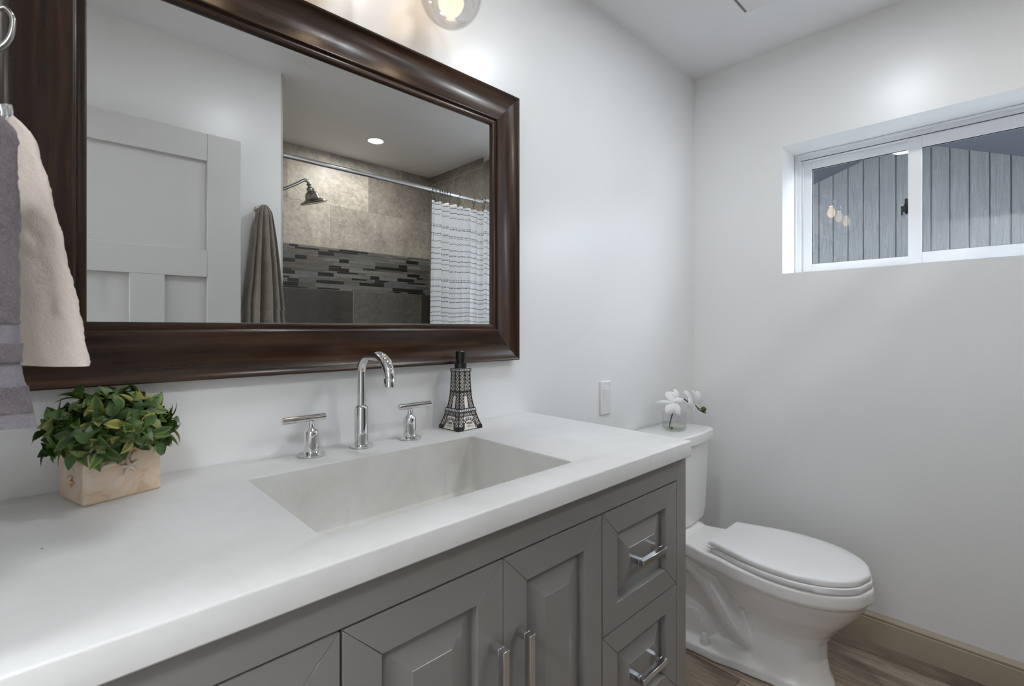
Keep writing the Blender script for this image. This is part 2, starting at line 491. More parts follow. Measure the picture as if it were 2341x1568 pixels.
# ------------------------------------------------------------------ outside: the neighbouring gable
def neighbour():
    def m_siding():
        t = NT('grey textured siding'); v = t.coord((1, 3.4, .42)); g = t.noise(v, 16, 7, .72, 2.2)
        w = t.coord(); f = t.noise(w, 1.5, 3)
        t.col(t.mix(.3, t.ramp(f, [(.3, (.095, .096, .097)), (.7, (.108, .109, .110))]), t.ramp(g, [(.38, (.067, .068, .069)), (.5, (.102, .104, .105)), (.62, (.131, .132, .133))])))
        t.rough(.7); t.bump(g, .9, .012); return t.m
    root = thing('neighbouring_house', (4.6, -.5, 0), 'grey wood-grain sided gable wall seen through the window', 'building')
    top = lambda y: 2.585-(.335*(y+.5) if y > -.5 else .429*(-.5-y))
    mb = MB(); y = -3.3; w = .1005; edge = []
    y = -.0601+w*22
    X = 4.6
    while y > -4.2:
        a, b = y-w, y
        for (p, q_, xo) in ((a+.004, b-.004, 0), (b-.004, b+.004, .009)):
            mb.add([(X+xo, p, -.3), (X+xo, q_, -.3), (X+xo, q_, top(q_)+.05), (X+xo, p, top(p)+.05),
                    (X+.15, p, -.3), (X+.15, q_, -.3), (X+.15, q_, top(q_)+.05), (X+.15, p, top(p)+.05)],
                   [(0, 1, 2, 3), (4, 7, 6, 5), (0, 3, 7, 4), (1, 5, 6, 2), (3, 2, 6, 7), (0, 4, 5, 1)])
        y -= w
    mb.build('siding', m_siding(), root)
    rf = MB()
    for ya, yb in ((-.5, 2.6), (-4.6, -.5)):
        za, zb = top(ya), top(yb)
        vs = [(x, yy, top(yy)+dz) for x in (3.72, 7) for yy in (ya, yb) for dz in (0, .10)]
        rf.add(vs, [(0, 1, 3, 2), (4, 6, 7, 5), (0, 4, 5, 1), (2, 3, 7, 6), (0, 2, 6, 4), (1, 5, 7, 3)])
    rf.build('roof_overhang', simple('shaded slate blue soffit', (.042, .048, .060), .7, nz=.25, nscale=14, bump=.4, bscale=60), root)  # slate blue darkened to carry the shade under the overhang
    structure(MB().box(2.54, 9, -6, 4, -.35, -.3), 'ground', simple('gravel', (.42, .40, .37), .9, nz=.3, nscale=30, bump=.5))
    structure(MB().box(XR-.02, 2.9, -6, 4, 2.75, 2.85), 'trim_2', M['trimwhite'])
neighbour()

# ------------------------------------------------------------------ vanity cabinet
def rp(mb_frame, mb_panel, x0, x1, z0, z1, yf, fw, inset):
    """mitred frame and raised centre panel, face at y=yf (towards -y)"""
    g = .0004
    c = [(x0, z0), (x1, z0), (x1, z1), (x0, z1)]; d = [(x0+fw, z0+fw), (x1-fw, z0+fw), (x1-fw, z1-fw), (x0+fw, z1-fw)]
    for i in range(4):
        j = (i+1) % 4
        poly = [c[i], c[j], d[j], d[i]]
        cx = sum(p[0] for p in poly)/4; cz = sum(p[1] for p in poly)/4
        k = .0005
        pp = []
        # shrink along the mitre so that a fine line shows
        e = Vector((c[j][0]-c[i][0], c[j][1]-c[i][1])).normalized()
        pp = [(c[i][0]+e.x*k, c[i][1]+e.y*k), (c[j][0]-e.x*k, c[j][1]-e.y*k), (d[j][0]-e.x*k, d[j][1]-e.y*k), (d[i][0]+e.x*k, d[i][1]+e.y*k)]
        mb_frame.prism(pp, lambda u, v, w: (u, w, v), yf, yf+.020)
    mb_frame.box(x0+.002, x1-.002, yf+.016, yf+.021, z0+.002, z1-.002)
    # raised panel: deep at the frame, rises to a flat centre
    a = .0015; ring = lambda ins, y: [(x0+fw+ins, y, z0+fw+ins), (x1-fw-ins, y, z0+fw+ins), (x1-fw-ins, y, z1-fw-ins), (x0+fw+ins, y, z1-fw-ins)]
    mb_panel.loft([ring(-a, yf+.0155), ring(.004, yf+.0145), ring(inset, yf+.002), ring(inset+.0005, yf+.0015)], True, True)

def pull(name, parent, axis, c, L, yf):
    """square bar pull; c=(x,z) centre"""
    mb = MB(); h = .0060; out = .033; x, z = c
    if axis == 'z':
        mb.box(x-h, x+h, yf-out, yf-out+2*h, z-L/2, z+L/2)
        for s in (-1, 1): mb.box(x-h, x+h, yf-out+2*h, yf+.001, z+s*(L/2-h)-h, z+s*(L/2-h)+h)
    else:
        mb.box(x-L/2, x+L/2, yf-out, yf-out+2*h, z-h, z+h)
        for s in (-1, 1): mb.box(x+s*(L/2-h)-h, x+s*(L/2-h)+h, yf-out+2*h, yf+.001, z-h, z+h)
    return mb.build(name, M['brushed'], parent, bevel=.0006)

YV = -.54; ZT = ZC-TC
def vanity():
    root = thing('vanity_cabinet', (.525, -.28, 0), 'grey vanity cabinet with raised panel doors and drawers under the white countertop', 'cabinet')
    XA_, XB_ = -.085, 1.135
    b = MB()
    b.box(XA_, XA_+.02, YV+.02, -.002, .0, ZT-.0004); b.box(XB_-.02, XB_, YV+.02, -.002, 0, ZT-.0004)
    b.box(XA_+.02, XB_-.02, YV+.024, -.002, .09, .105); b.box(XA_+.02, XB_-.02, -.012, -.002, .09, ZT-.16)
    b.box(XA_+.02, XB_-.02, YV+.06, YV+.075, 0, .09)
    b.build('carcass', M['cab'], root)
    f = MB()
    f.box(1.0900, XB_, YV, YV+.0205, 0, ZT-.0004); f.box(XA_, -.0410, YV, YV+.0205, 0, ZT-.0004)
    f.box(-.0405, 1.0895, YV, YV+.0205, .8402, ZT-.0004); f.box(-.0405, 1.0895, YV, YV+.0205, .07, .100)
    f.build('face_frame', M['cab'], root, bevel=.0006)
    # black sheet standing in for the shade in the gaps behind the fronts
    MB().box(-.040, 1.0890, YV+.0212, YV+.0235, .1, .838).build('gap_shade_sheet', M['blackp'], root)
    def front(name, x0, x1, z0, z1, fw, inset, hx=None, hz=None, L=.1, ax='x'):
        fr, pn = MB(), MB(); rp(fr, pn, x0, x1, z0, z1, YV, fw, inset)
        o = fr.build(name, M['cab'], root, bevel=.0005, seg=1)
        pn.build('panel', M['cab'], o)
        if hx is not None: pull('handle', o, ax, (hx, hz), L, YV+(.002 if ax == 'x' else 0))
    g = .0016
    for (xa, xb) in ((.7910, 1.0887), (-.0392, .2572)):
        for (za, zb) in ((.5928+g, .8372), (.3465+g, .5928-g), (.102, .3465-g)):
            front('drawer', xa+g*.6, xb-g*.6, za, zb, .050, .046, (xa+xb)/2+.001, (za+zb)/2, .098, 'x')
    front('door', .2600, .5245, .102, .8368, .0525, .046, .502, .652, .128, 'z')
    front('door', .5262, .7885, .102, .8368, .0525, .046, .5585, .652, .128, 'z')
vanity()

def countertop():
    root = thing('countertop', (.5, -.28, ZC), 'white cast countertop with a moulded rectangular sink over the grey cabinet', 'countertop')
    x0, x1, y0, y1 = XL+.001, 1.1263, -.56, -.001
    hx0, hx1, hy0, hy1 = .2605, .7740, -.4790, -.1470
    b = ZC-TC
    n = 5
    def rr(xa, xb, ya, yb, r):
        pts = []
        for cx, cy, a0 in ((xb-r, yb-r, 0), (xa+r, yb-r, 90), (xa+r, ya+r, 180), (xb-r, ya+r, 270)):
            for k in range(n+1):
                a = R_(a0+90*k/n); pts.append((cx+r*math.cos(a), cy+r*math.sin(a)))
        return pts
    def hol(o, dz): return [(x, y, ZC+dz) for x, y in rr(hx0-o, hx1+o, hy0-o, hy1+o, .010+o)]
    def out(o, dz): return [(x, y, ZC+dz) for x, y in rr(x0+o, x1-o, y0+o, y1-o, .0045-o*.5)]
    prof = [hol(.0060, -TC), hol(.0060, -.0042), hol(.0, -.0042), hol(0, -.0026), hol(.0007, -.0009), hol(.0026, 0),
            out(.0034, 0), out(.0011, -.0010), out(0, -.0032), out(0, -TC+.0022), out(.0020, -TC), hol(.0060, -TC)]
    mb = MB(); mb.loft(prof, True, False)
    mb.build('slab', M['counter'], root, smooth=40)
    # basin hangs from the hole
    ba = MB()
    def bs(o, dz, rad): return [(x, y, ZC+dz) for x, y in rr(hx0-o, hx1+o, hy0-o, hy1+o, rad)]
    ba.loft([bs(-.002, -.150, .03), bs(.0052, -.150, .02), bs(.0055, -.0046, .0155), bs(0, -.0044, .010), bs(0, -.02, .010), bs(-.001, -.08, .012), bs(-.002, -.118, .016), bs(-.006, -.131, .022), bs(-.018, -.138, .028), bs(-.04, -.140, .03)], True, True)
    ba.build('sink_basin', M['basin'], root, smooth=40)
    # drain
    MB().lathe([(.0, 0), (.026, 0), (.026, .002), (.020, .003), (.018, .001), (0, .001)], (.517, -.31, ZC-.1465), 24).build('drain', M['chrome'], root, smooth=30)
countertop()

# ------------------------------------------------------------------ faucet set
def arc(c, r, a0, a1, n, f):
    return [f(c, r*math.cos(R_(a0+(a1-a0)*k/n)), r*math.sin(R_(a0+(a1-a0)*k/n))) for k in range(n+1)]
def faucet():
    x, y = .5211, -.0645
    root = thing('faucet', (x, y, ZC), 'chrome gooseneck faucet with two lever handles standing behind the sink', 'faucet')
    MB().lathe([(0, .0006), (.0262, .0006), (.0266, .002), (.0262, .0045), (.017, .0062), (0, .0062)], (x, y, ZC), 40).build('escutcheon', M['chrome'], root, smooth=40)
    MB().lathe([(.0160, .005), (.0152, .012), (.0152, .088), (.0146, .091), (.0112, .0945), (.0100, .0955)], (x, y, ZC), 40).build('collar', M['chrome'], root, smooth=40)
    r = .041; zt = ZC+.210
    P = [(x, y, ZC+.09), (x, y, ZC+.13), (x, y, zt-r-.006)]
    P += [(x, y-r+r*math.cos(R_(a)), zt-r+r*math.sin(R_(a))) for a in range(0, 91, 9)]
    P += [(x, y-r-.018, zt), (x, y-r-.036, zt)]
    r2 = .046
    P += [(x, y-r-.040-r2*math.sin(R_(a)), zt-r2+r2*math.cos(R_(a))) for a in range(6, 91, 9)]
    P += [(x, y-r-.040-r2, ZC+.166)]
    n = len(P); rs = []
    for i in range(n):
        u = i/(n-1); rs.append(.0098+.0020*min(1, max(0, (u-.3))/.5))
    MB().tube(P, rs, 28).build('spout', M['chrome'], root, smooth=50)
    ye = P[-1][1]
    MB().lathe([(0, 0), (.0100, 0), (.0118, .001), (.0118, .0165), (.0110, .0175), (.0110, .0195), (.0119, .0205), (.0119, .024)], (x, ye, ZC+.147), 32).build('aerator', M['chrome'], root, smooth=40)
    return root
FAUCET = faucet()
def faucet_handle(x, y, s):
    root = MB().lathe([(0, .0006), (.0280, .0006), (.0284, .002), (.0280, .0042), (.022, .0058), (.0165, .0072), (.0155, .010)], (x, y, ZC), 40).build('handle', M['chrome'], FAUCET, smooth=40)
    MB().lathe([(.0153, .007), (.0151, .048), (.0146, .052), (.0115, .055), (.0075, .0585), (.0062, .0615)], (x, y, ZC), 40).build('barrel', M['chrome'], root, smooth=40)
    MB().lathe([(.0068, .060), (.0064, .066), (.0064, .074)], (x, y, ZC), 28).build('stem', M['chrome'], root, smooth=40)
    a = -s*.030; b = s*.060
    z = ZC+.0795
    pts = [(x+a, y, z), (x+a+s*.0006, y, z), (x+b-s*.0006, y, z), (x+b, y, z)]
    MB().tube(pts, [.0064, .0072, .0072, .0064], 28).build('lever', M['chrome'], root, smooth=40)
faucet_handle(.4083, -.0625, -1)
faucet_handle(.6451, -.0714, 1)

# ------------------------------------------------------------------ lattice tower soap dispenser
def dispenser():
    s = .084; ang = R_(1.75); F = Vector((.7741, -.0980))
    ex = Vector((math.cos(ang), math.sin(ang))); ey = Vector((-math.sin(ang), math.cos(ang)))
    C = F+(ex+ey)*s/2
    root = thing('soap_dispenser', (C.x, C.y, ZC), 'black and white lattice tower shaped soap dispenser with black pump', 'soap dispenser')
    H = .1625
    prof = [(0, .0420), (.012, .0385), (.030, .0325), (.0455, .0285), (.055, .0258), (.075, .0222), (.095, .0200), (.125, .0186), (.150, .0180), (H, .0180)]
    def hw(z):
        for (a, u), (b, v) in zip(prof, prof[1:]):
            if z <= b: return u+(v-u)*(z-a)/(b-a)
        return prof[-1][1]
    def pt(face, u, z, off=0):
        w = hw(z)+off; k = [(u*hw(z), -w), (w, u*hw(z)), (-u*hw(z), w), (-w, -u*hw(z))][face]
        p = C+ex*k[0]+ey*k[1]; return Vector((p.x, p.y, ZC+z))
    body = MB(); rings = []
    zs = [.0005]+[.004*i for i in range(1, 41)]+[H]
    for z in zs:
        w = hw(z)-.0006; rings.append([tuple(C+ex*a*w+ey*b*w)+(ZC+z,) for a, b in ((-1, -1), (1, -1), (1, 1), (-1, 1))])
    body.loft(rings); body.build('bottle', simple('cream white glazed body', (.88, .83, .77), .3, nz=.03), root)
    la = MB()
    def strip(face, u0, z0, u1, z1, wd=.0008, th=.0006):
        n = max(1, int(abs(z1-z0)/.006)); prev = None
        for k in range(n):
            a = k/n; b = (k+1)/n
            ua, za = u0+(u1-u0)*a, z0+(z1-z0)*a; ub, zb = u0+(u1-u0)*b, z0+(z1-z0)*b
            A, B = pt(face, ua, za, 0), pt(face, ub, zb, 0)
            d = (B-A).normalized(); nn = [Vector((-ey.x, -ey.y, 0)), Vector((ex.x, ex.y, 0)), Vector((ey.x, ey.y, 0)), Vector((-ex.x, -ex.y, 0))][face]
            sd = d.cross(nn).normalized()*wd*.5
            o1, o2 = nn*(-.0008), nn*th
            vs = [A-sd+o1, A+sd+o1, B+sd+o1, B-sd+o1, A-sd+o2, A+sd+o2, B+sd+o2, B-sd+o2]
            la.add(vs, [(0, 3, 2, 1), (4, 5, 6, 7), (0, 1, 5, 4), (1, 2, 6, 5), (2, 3, 7, 6), (3, 0, 4, 7)])
    def xs(face, ua0, ub0, z0, ua1, ub1, z1, n):
        for k in range(n):
            t0, t1 = k/n, (k+1)/n
            a0 = ua0+(ua1-ua0)*t0; b0 = ub0+(ub1-ub0)*t0; a1 = ua0+(ua1-ua0)*t1; b1 = ub0+(ub1-ub0)*t1
            za, zb = z0+(z1-z0)*t0, z0+(z1-z0)*t1
            strip(face, a0, za, b1, zb, .0008); strip(face, b0, za, a1, zb, .0008); strip(face, a0, za, b0, za, .0009)
    for f in range(4):
        # corner posts
        strip(f, -.97, 0, -.97, H, .0028, .0007); strip(f, .97, 0, .97, H, .0028, .0007)
        # feet
        for sg in (-1, 1): strip(f, sg*.56, .0045, sg*1.0, .0045, .010, .0016)
        strip(f, -.6, .0012, .6, .0012, .0012)
        # leg lattices under the first balcony
        for sg in (-1, 1):
            xs(f, sg*.58, sg*.93, .010, sg*.50, sg*.93, .046, 4)
            strip(f, sg*.56, .010, sg*.50, .046, .0009)
        xs_n = 5
        for k in range(xs_n):
            u0 = -.5+1.0*k/xs_n; u1 = -.5+1.0*(k+1)/xs_n
            strip(f, u0, .036, u1, .046, .0007); strip(f, u1, .036, u0, .046, .0007)
        strip(f, -.95, .0355, .95, .0355, .0009)
        # arch
        for off_r, wd in ((0, .0013), (.0045, .0008)):
            prev = None
            for k in range(17):
                a = PI*k/16; rr_ = .0195+off_r; uu = rr_*math.cos(a); zz = .006+(.0205+off_r)*math.sin(a)
                cur = (uu/hw(zz), zz)
                if prev: strip(f, prev[0], prev[1], cur[0], cur[1], wd)
                prev = cur
        for k in range(1, 10):
            a = PI*k/10; z_a, z_b = .006+.0205*math.sin(a), .006+.025*math.sin(a)
            strip(f, .0195*math.cos(a)/hw(z_a), z_a, .024*math.cos(a)/hw(z_b), z_b, .0006)
        # balconies
        for zb_, hgt, n, o in ((.0475, .0075, 9, .0022), (.1545, .0070, 7, .0022)):
            strip(f, -1.09, zb_, 1.09, zb_, .0019, o+.0008); strip(f, -1.1, zb_+hgt, 1.1, zb_+hgt, .0015, o+.0008)
            for k in range(n+1):
                u = -1.05+2.1*k/n; strip(f, u, zb_, u, zb_+hgt, .0011, o+.0006)
        strip(f, -1.05, .1000, 1.05, .1000, .0030, .0018)
        # middle storey
        for sg in (-1, 1):
            xs(f, sg*.30, sg*.93, .056, sg*.30, sg*.93, .090, 4)
            strip(f, sg*.30, .056, sg*.30, .098, .0010)
            strip(f, sg*.38, .056, sg*.26, .090, .0006)
        for k in range(4):
            u0 = -.9+1.8*k/4; u1 = u0+.45; strip(f, u0, .090, u1, .098, .0007); strip(f, u1, .090, u0, .098, .0007)
        strip(f, -.95, .0895, .95, .0895, .0008)
        # top storey
        for sg in (-1, 1):
            xs(f, sg*.10, sg*.90, .103, sg*.06, sg*.90, .153, 5); strip(f, sg*.12, .103, sg*.05, .153, .0011)
    # balcony bodies (cream slabs)
    for zb_, hgt in ((.0475, .0075), (.1545, .0070)):
        bal = MB()
        rg = [[tuple(C+ex*a*(hw(z)+.002)+ey*b*(hw(z)+.002))+(ZC+z,) for a, b in ((-1, -1), (1, -1), (1, 1), (-1, 1))] for z in (zb_, zb_+hgt*.5, zb_+hgt)]
        bal.loft(rg); bal.build('balcony', M['plastic'], root)
    la.build('lattice', M['blackp'], root)
    # pump
    pm = MB(); pm.lathe([(0, 0), (.0165, 0), (.0165, .0125), (.0150, .0138), (.0118, .0140), (.0118, .0225), (.0136, .0232), (.0136, .0270), (.0138, .0440), (.0122, .0462), (0, .0468)], (C.x, C.y, ZC+H), 28)
    pm.build('pump', M['blackp'], root, smooth=30)
    # lettering with a flourish on the two faces in view
    fc = bpy.data.curves.new('lettering', 'FONT'); fc.body = 'PARIS'; fc.size = .0078; fc.align_x = 'CENTER'; fc.extrude = .0002; fc.offset = .0001
    to = bpy.data.objects.new('lettering_src', fc); COL.objects.link(to)
    bpy.context.view_layer.update()
    me = bpy.data.meshes.new_from_object(to.evaluated_get(bpy.context.evaluated_depsgraph_get()))
    bpy.data.objects.remove(to); me.materials.clear(); me.materials.append(M['blackp'])
    for f, vx, nn in ((0, ex, -ey), (3, -ey, -ex)):
        base = pt(f, 0, .0155, .0010)
        X = Vector((vx.x, vx.y, 0)); Z = (pt(f, 0, .024)-pt(f, 0, .008)).normalized(); N = X.cross(Z)
        mt = Matrix((X, Z, N)).transposed().to_4x4(); mt.translation = base
        o = bpy.data.objects.new('lettering', me.copy()); COL.objects.link(o); o.data.transform(mt); o.parent = root; o.matrix_parent_inverse = parent_inv(root)
        sw = MB()
        for sg in (-1, 1):
            pts = [(sg*.0005, .0105), (sg*.003, .0128), (sg*.005, .0105), (sg*.003, .0088), (sg*.006, .0085), (sg*.009, .0115), (sg*.0115, .0098)]
            sw.tube([base+X*a+Z*(b-.0155) for a, b in pts], .0004, 6)
        sw.build('flourish', M['blackp'], root)
dispenser()

# ------------------------------------------------------------------ potted plant on the counter
def planter():
    F = Vector((.0390, -.1292)); a = R_(15.4); ex = Vector((math.cos(a), math.sin(a))); ey = Vector((-math.sin(a), math.cos(a)))
    L, D, Hh = .105, .090, .094
    C = F+ex*L/2+ey*D/2
    root = thing('potted_plant', (C.x, C.y, ZC), 'bushy green plant in a square cream stone pot at the left of the counter', 'potted plant')
    t = NT('carved cream stone'); v = t.coord()
    f = t.noise(v, 22, 5, .6, 1.5); t.col(t.ramp(f, [(.25, (.55, .36, .22)), (.45, (.78, .60, .43)), (.62, (.80, .68, .57)), (.8, (.68, .59, .55))]))
    t.rough(.5); t.bump(t.noise(v, 120, 4), .25, .001)
    pot = MB()
    def ring(ins, z): return [tuple(C+ex*sx*(L/2-ins)+ey*sy*(D/2-ins))+(ZC+z,) for sx, sy in ((-1, -1), (1, -1), (1, 1), (-1, 1))]
    pot.loft([ring(.0018, .0003), ring(0, .004), ring(.0005, Hh), ring(.007, Hh), ring(.009, .075)], True, True)
    pot.build('pot', t.m, root, bevel=.0012)
    # carved starfish and shell reliefs on the two faces in view
    def relief(o0, X, N, items):
        mb = MB(); X = Vector((X.x, X.y, 0)); N = Vector((N.x, N.y, 0)); Z = Vector((0, 0, 1))
        for kind, cx, cz, s, ph in items:
            c = o0+X*cx+Z*cz
            if kind == 'star':
                n = 10; pts = []
                for i in range(n):
                    r = s if i % 2 == 0 else s*.40; an = ph+2*PI*i/n
                    pts.append(c+X*r*math.cos(an)+Z*r*math.sin(an)-N*.001)
                ctr = c+N*.0060
                mb.add(pts+[ctr], [(i, (i+1) % n, n) for i in range(n)])
                for i in range(0, n, 2):
                    an = ph+2*PI*i/n
                    P = [c+(X*math.cos(an)+Z*math.sin(an))*s*q+N*(.0042-.0024*q) for q in (0, .3, .6, .85, 1.15)]
                    P[4] = P[4]+X*.0015*math.sin(i)
                    mb.tube(P, [.0034, .0030, .0024, .0017, .0006], 8)
            else:
                P = [c+(X*math.cos(ph+an*.01)+Z*math.sin(ph+an*.01))*s+N*.0005 for an in range(0, 170, 10)]
                mb.tube(P, [.001+.0028*math.sin(PI*i/(len(P)-1)) for i in range(len(P))], 8)
        mb.build('relief', t.m, root, smooth=True)
    F3 = Vector((F.x, F.y, ZC))
    relief(F3, ex, -ey, [('star', .058, .050, .0125, .5), ('arc', .034, .040, .018, .7), ('arc', .075, .062, .012, 2.2)])
    B3 = Vector((F.x, F.y, ZC))+Vector((ey.x, ey.y, 0))*D
    relief(B3, -ey, -ex, [('star', .045, .062, .008, .2), ('star', .048, .034, .009, 1.1), ('arc', .045, .050, .009, 1.2)])
    MB().box(C.x-.04, C.x+.04, C.y-.035, C.y+.035, ZC+.078, ZC+.086).build('soil', simple('dark moss', (.02, .022, .012), .9, nz=.5, nscale=90, bump=.8), root)
    # leaves: pointed ovals with a crease, bunched on short twigs over a squashed dome
    t2 = NT('waxy green leaf'); at = t2.n('Attribute', attribute_name='tcol')
    g = t2.noise(t2.coord(), 45, 3)
    t2.col(t2.mix(1, at.outputs['Color'], t2.ramp(g, [(.3, (.65, .72, .6)), (.7, (1.15, 1.1, 1.0))]), 'MULTIPLY')); t2.rough(.38)
    t2.b.inputs['Subsurface Weight'].default_value = 0.0
    fo = MB(); rnd = random.Random(5); tw = MB()
    cc = Vector((.074, -.103, ZC+.108)); A, B, Cc = .085, .070, .062
    def leaf(p, d, up, Ln, W, col):
        d = d.normalized(); s = d.cross(up)
        if s.length < .1: s = d.cross(Vector((1, 0, .3)))
        s.normalize(); n = s.cross(d)
        cu = rnd.uniform(.10, .30); fold = rnd.uniform(.10, .4); tt = [0, .14, .3, .48, .66, .83, 1.0]; ww = [.10, .55, .90, 1.0, .85, .50, .02]
        rows = []
        for q, w in zip(tt, ww):
            c = p+d*Ln*q+n*(cu*Ln*(q-q*q)*1.4-cu*Ln*q*q*.5)
            h = W*.5*w
            rows += [c-s*h+n*h*fold, c-s*h*.5+n*h*fold*.35, c, c+s*h*.5+n*h*fold*.35, c+s*h+n*h*fold]
        fs = []; cs = []
        for i in range(6):
            for k in range(4):
                fs.append((i*5+k, i*5+k+1, (i+1)*5+k+1, (i+1)*5+k))
        N = len(fo.v); fo.v += [tuple(x) for x in rows]
        rim_ = rnd.random() < .45
        edge = (min(1, col[0]*2.0+.04), min(1, col[1]*1.45+.04), col[2]*1.4)
        for i, f_ in enumerate(fs):
            fo.f.append(tuple(z+N for z in f_)); fo.c.append(edge if i % 4 in (0, 3) and rim_ else col)
    n = 120
    for i in range(n):
        ph = i*2.39996; zz = 1-1.45*(i+.5)/n; rr_ = math.sqrt(max(0, 1-zz*zz))
        dirv = Vector((rr_*math.cos(ph), rr_*math.sin(ph), zz))
        k = rnd.uniform(.62, 1.0)
        tip = cc+Vector((dirv.x*A, dirv.y*B, dirv.z*Cc))*k
        if tip.z < ZC+.090 and abs((tip.xy-C).dot(ex)) < L/2+.004 and abs((tip.xy-C).dot(ey)) < D/2+.004:
            tip.z = ZC+.098
        if tip.y > -.028: tip.y = -.028-rnd.random()*.02
        root_p = cc+Vector((dirv.x*.02, dirv.y*.02, -.02))
        tw.tube([root_p, root_p.lerp(tip, .6)+Vector((0, 0, .006)), tip], .0009, 5)
        for j in range(rnd.choice((4, 5))):
            az = rnd.uniform(0, 2*PI)
            side = dirv.orthogonal().normalized(); side.rotate(Matrix.Rotation(az, 3, dirv)); side = side.normalized()
            d = (dirv*rnd.uniform(.25, .9)+side*rnd.uniform(.6, 1.0)+Vector((0, 0, rnd.uniform(-.25, .2))))
            pp = tip-dirv*rnd.uniform(0, .018)
            if pp.y+d.normalized().y*.03 > -.004: d.y = -abs(d.y)*.4
            if pp.z+d.normalized().z*.03 < ZC+.03: d.z = abs(d.z)
            sh = rnd.random(); col = (.035+.050*sh, .085+.085*sh, .022+.022*sh)
            if rnd.random() < .18: col = (.24, .27, .085)
            leaf(pp, d, dirv, rnd.uniform(.024, .036), rnd.uniform(.013, .018), col)
    fo.build('foliage', t2.m, root, smooth=True)
    tw.build('twigs', simple('green twig', (.05, .075, .02), .6, nz=.3), root, smooth=True)
planter()

# ------------------------------------------------------------------ framed mirror
def mirror():
    ox0, ox1, oz0, oz1 = -.062, 1.0669, 1.1045, 1.9204   # outer rectangle
    root = thing('framed_mirror', ((ox0+ox1)/2, -.015, oz0), 'large rectangular wall mirror with a wide dark brown wooden frame', 'mirror')
    yo = -.030
    # cross-section: (inset from outer edge, y)
    prof = [(.004, -.0004), (.0012, -.010), (0, -.024), (.001, yo+.001), (.003, yo), (.0065, yo+.0006), (.009, yo+.0030)]
    for k in range(1, 12):
        u = k/12; prof.append((.009+.080*u, yo+.0030+.0095*math.sin(PI*u)**.8*(1-.15*u)-.0030*u))
    prof += [(.0900, yo), (.0932, yo-.0004), (.0955, yo+.0012), (.0962, yo+.0050), (.0975, yo+.0058), (.0995, yo+.0050), (.1085, yo+.0062), (.1105, yo+.0078), (.1112, YG+.0012), (.1112, -.0004)]
    cor = [(ox0, oz0), (ox1, oz0), (ox1, oz1), (ox0, oz1)]; dirs = [(1, 1), (-1, 1), (-1, -1), (1, -1)]
    for i, nm in enumerate(('bottom', 'right', 'top', 'left')):
        j = (i+1) % 4; mb = MB(); rings = []
        for c, dd in ((cor[i], dirs[i]), (cor[j], dirs[j])):
            rings.append([(c[0]+dd[0]*u, y, c[1]+dd[1]*u) for u, y in prof])
        mb.loft(rings, True, True)
        mb.build('frame_rail', M['wood_h'] if i % 2 == 0 else M['wood_v'], root, smooth=35)
    w = .1105; gx0, gx1, gz0, gz1 = ox0+w, ox1-w, oz0+w, oz1-w
    bw = .0265; dy = bw*math.tan(R_(1.1))
    gl = MB()
    def rc(ins, y): return [(gx0+ins, y, gz0+ins), (gx1-ins, y, gz0+ins), (gx1-ins, y, gz1-ins), (gx0+ins, y, gz1-ins)]
    gl.loft([rc(-.0, -.006), rc(-.0, YG-dy), rc(bw, YG), ], True, True)
    gl.build('mirror_glass', M['mirror'], root)
mirror()

# ------------------------------------------------------------------ vanity light above the mirror
def vanity_light():
    root = thing('vanity_light', (.50, -.01, 2.2), 'wall light with clear glass globes above the framed mirror', 'wall light')
    MB().box(.20, .80, -.022, -.0005, 2.17, 2.25).build('backplate', M['brushed'], root, bevel=.004)
    for x in (.2675, .50, .7325):
        y = -.122; zc = 2.040
        mb = MB(); mb.curve([(x, -.02, 2.21), (x, -.07, 2.225), (x, -.110, 2.215), (x, y, 2.19), (x, y, 2.15)], .007, 12)
        a = mb.build('arm', M['brushed'], root, smooth=True)
        MB().lathe([(0, .05), (.020, .05), (.026, .04), (.027, 0), (0, 0)], (x, y, 2.118), 24).build('socket', M['brushed'], a, smooth=30)
        R = .0775; pr = []
        for k in range(0, 19):
            an = R_(-90+8*k); pr.append((max(.0005, R*math.cos(an)), R*math.sin(an)))
        g = MB(); seg = 40; rings = []
        for r_, h in pr: rings.append([(x+r_*math.cos(2*PI*i/seg), y+r_*math.sin(2*PI*i/seg), zc+h) for i in range(seg)])
        for r_, h in reversed(pr): rings.append([(x+(r_*.965)*math.cos(2*PI*i/seg), y+(r_*.965)*math.sin(2*PI*i/seg), zc+h*.965) for i in range(seg)])
        g.loft(rings, True, True); g.build('glass_globe', M['shade'], a, smooth=True)
        b = MB(); b.lathe([(0, -.052), (.010, -.050), (.021, -.040), (.0265, -.022), (.0265, -.010), (.021, .008), (.014, .022), (.013, .034), (0, .034)], (x, y, 2.084), 24)
        b.build('bulb', M['bulb'], a, smooth=True)
vanity_light()

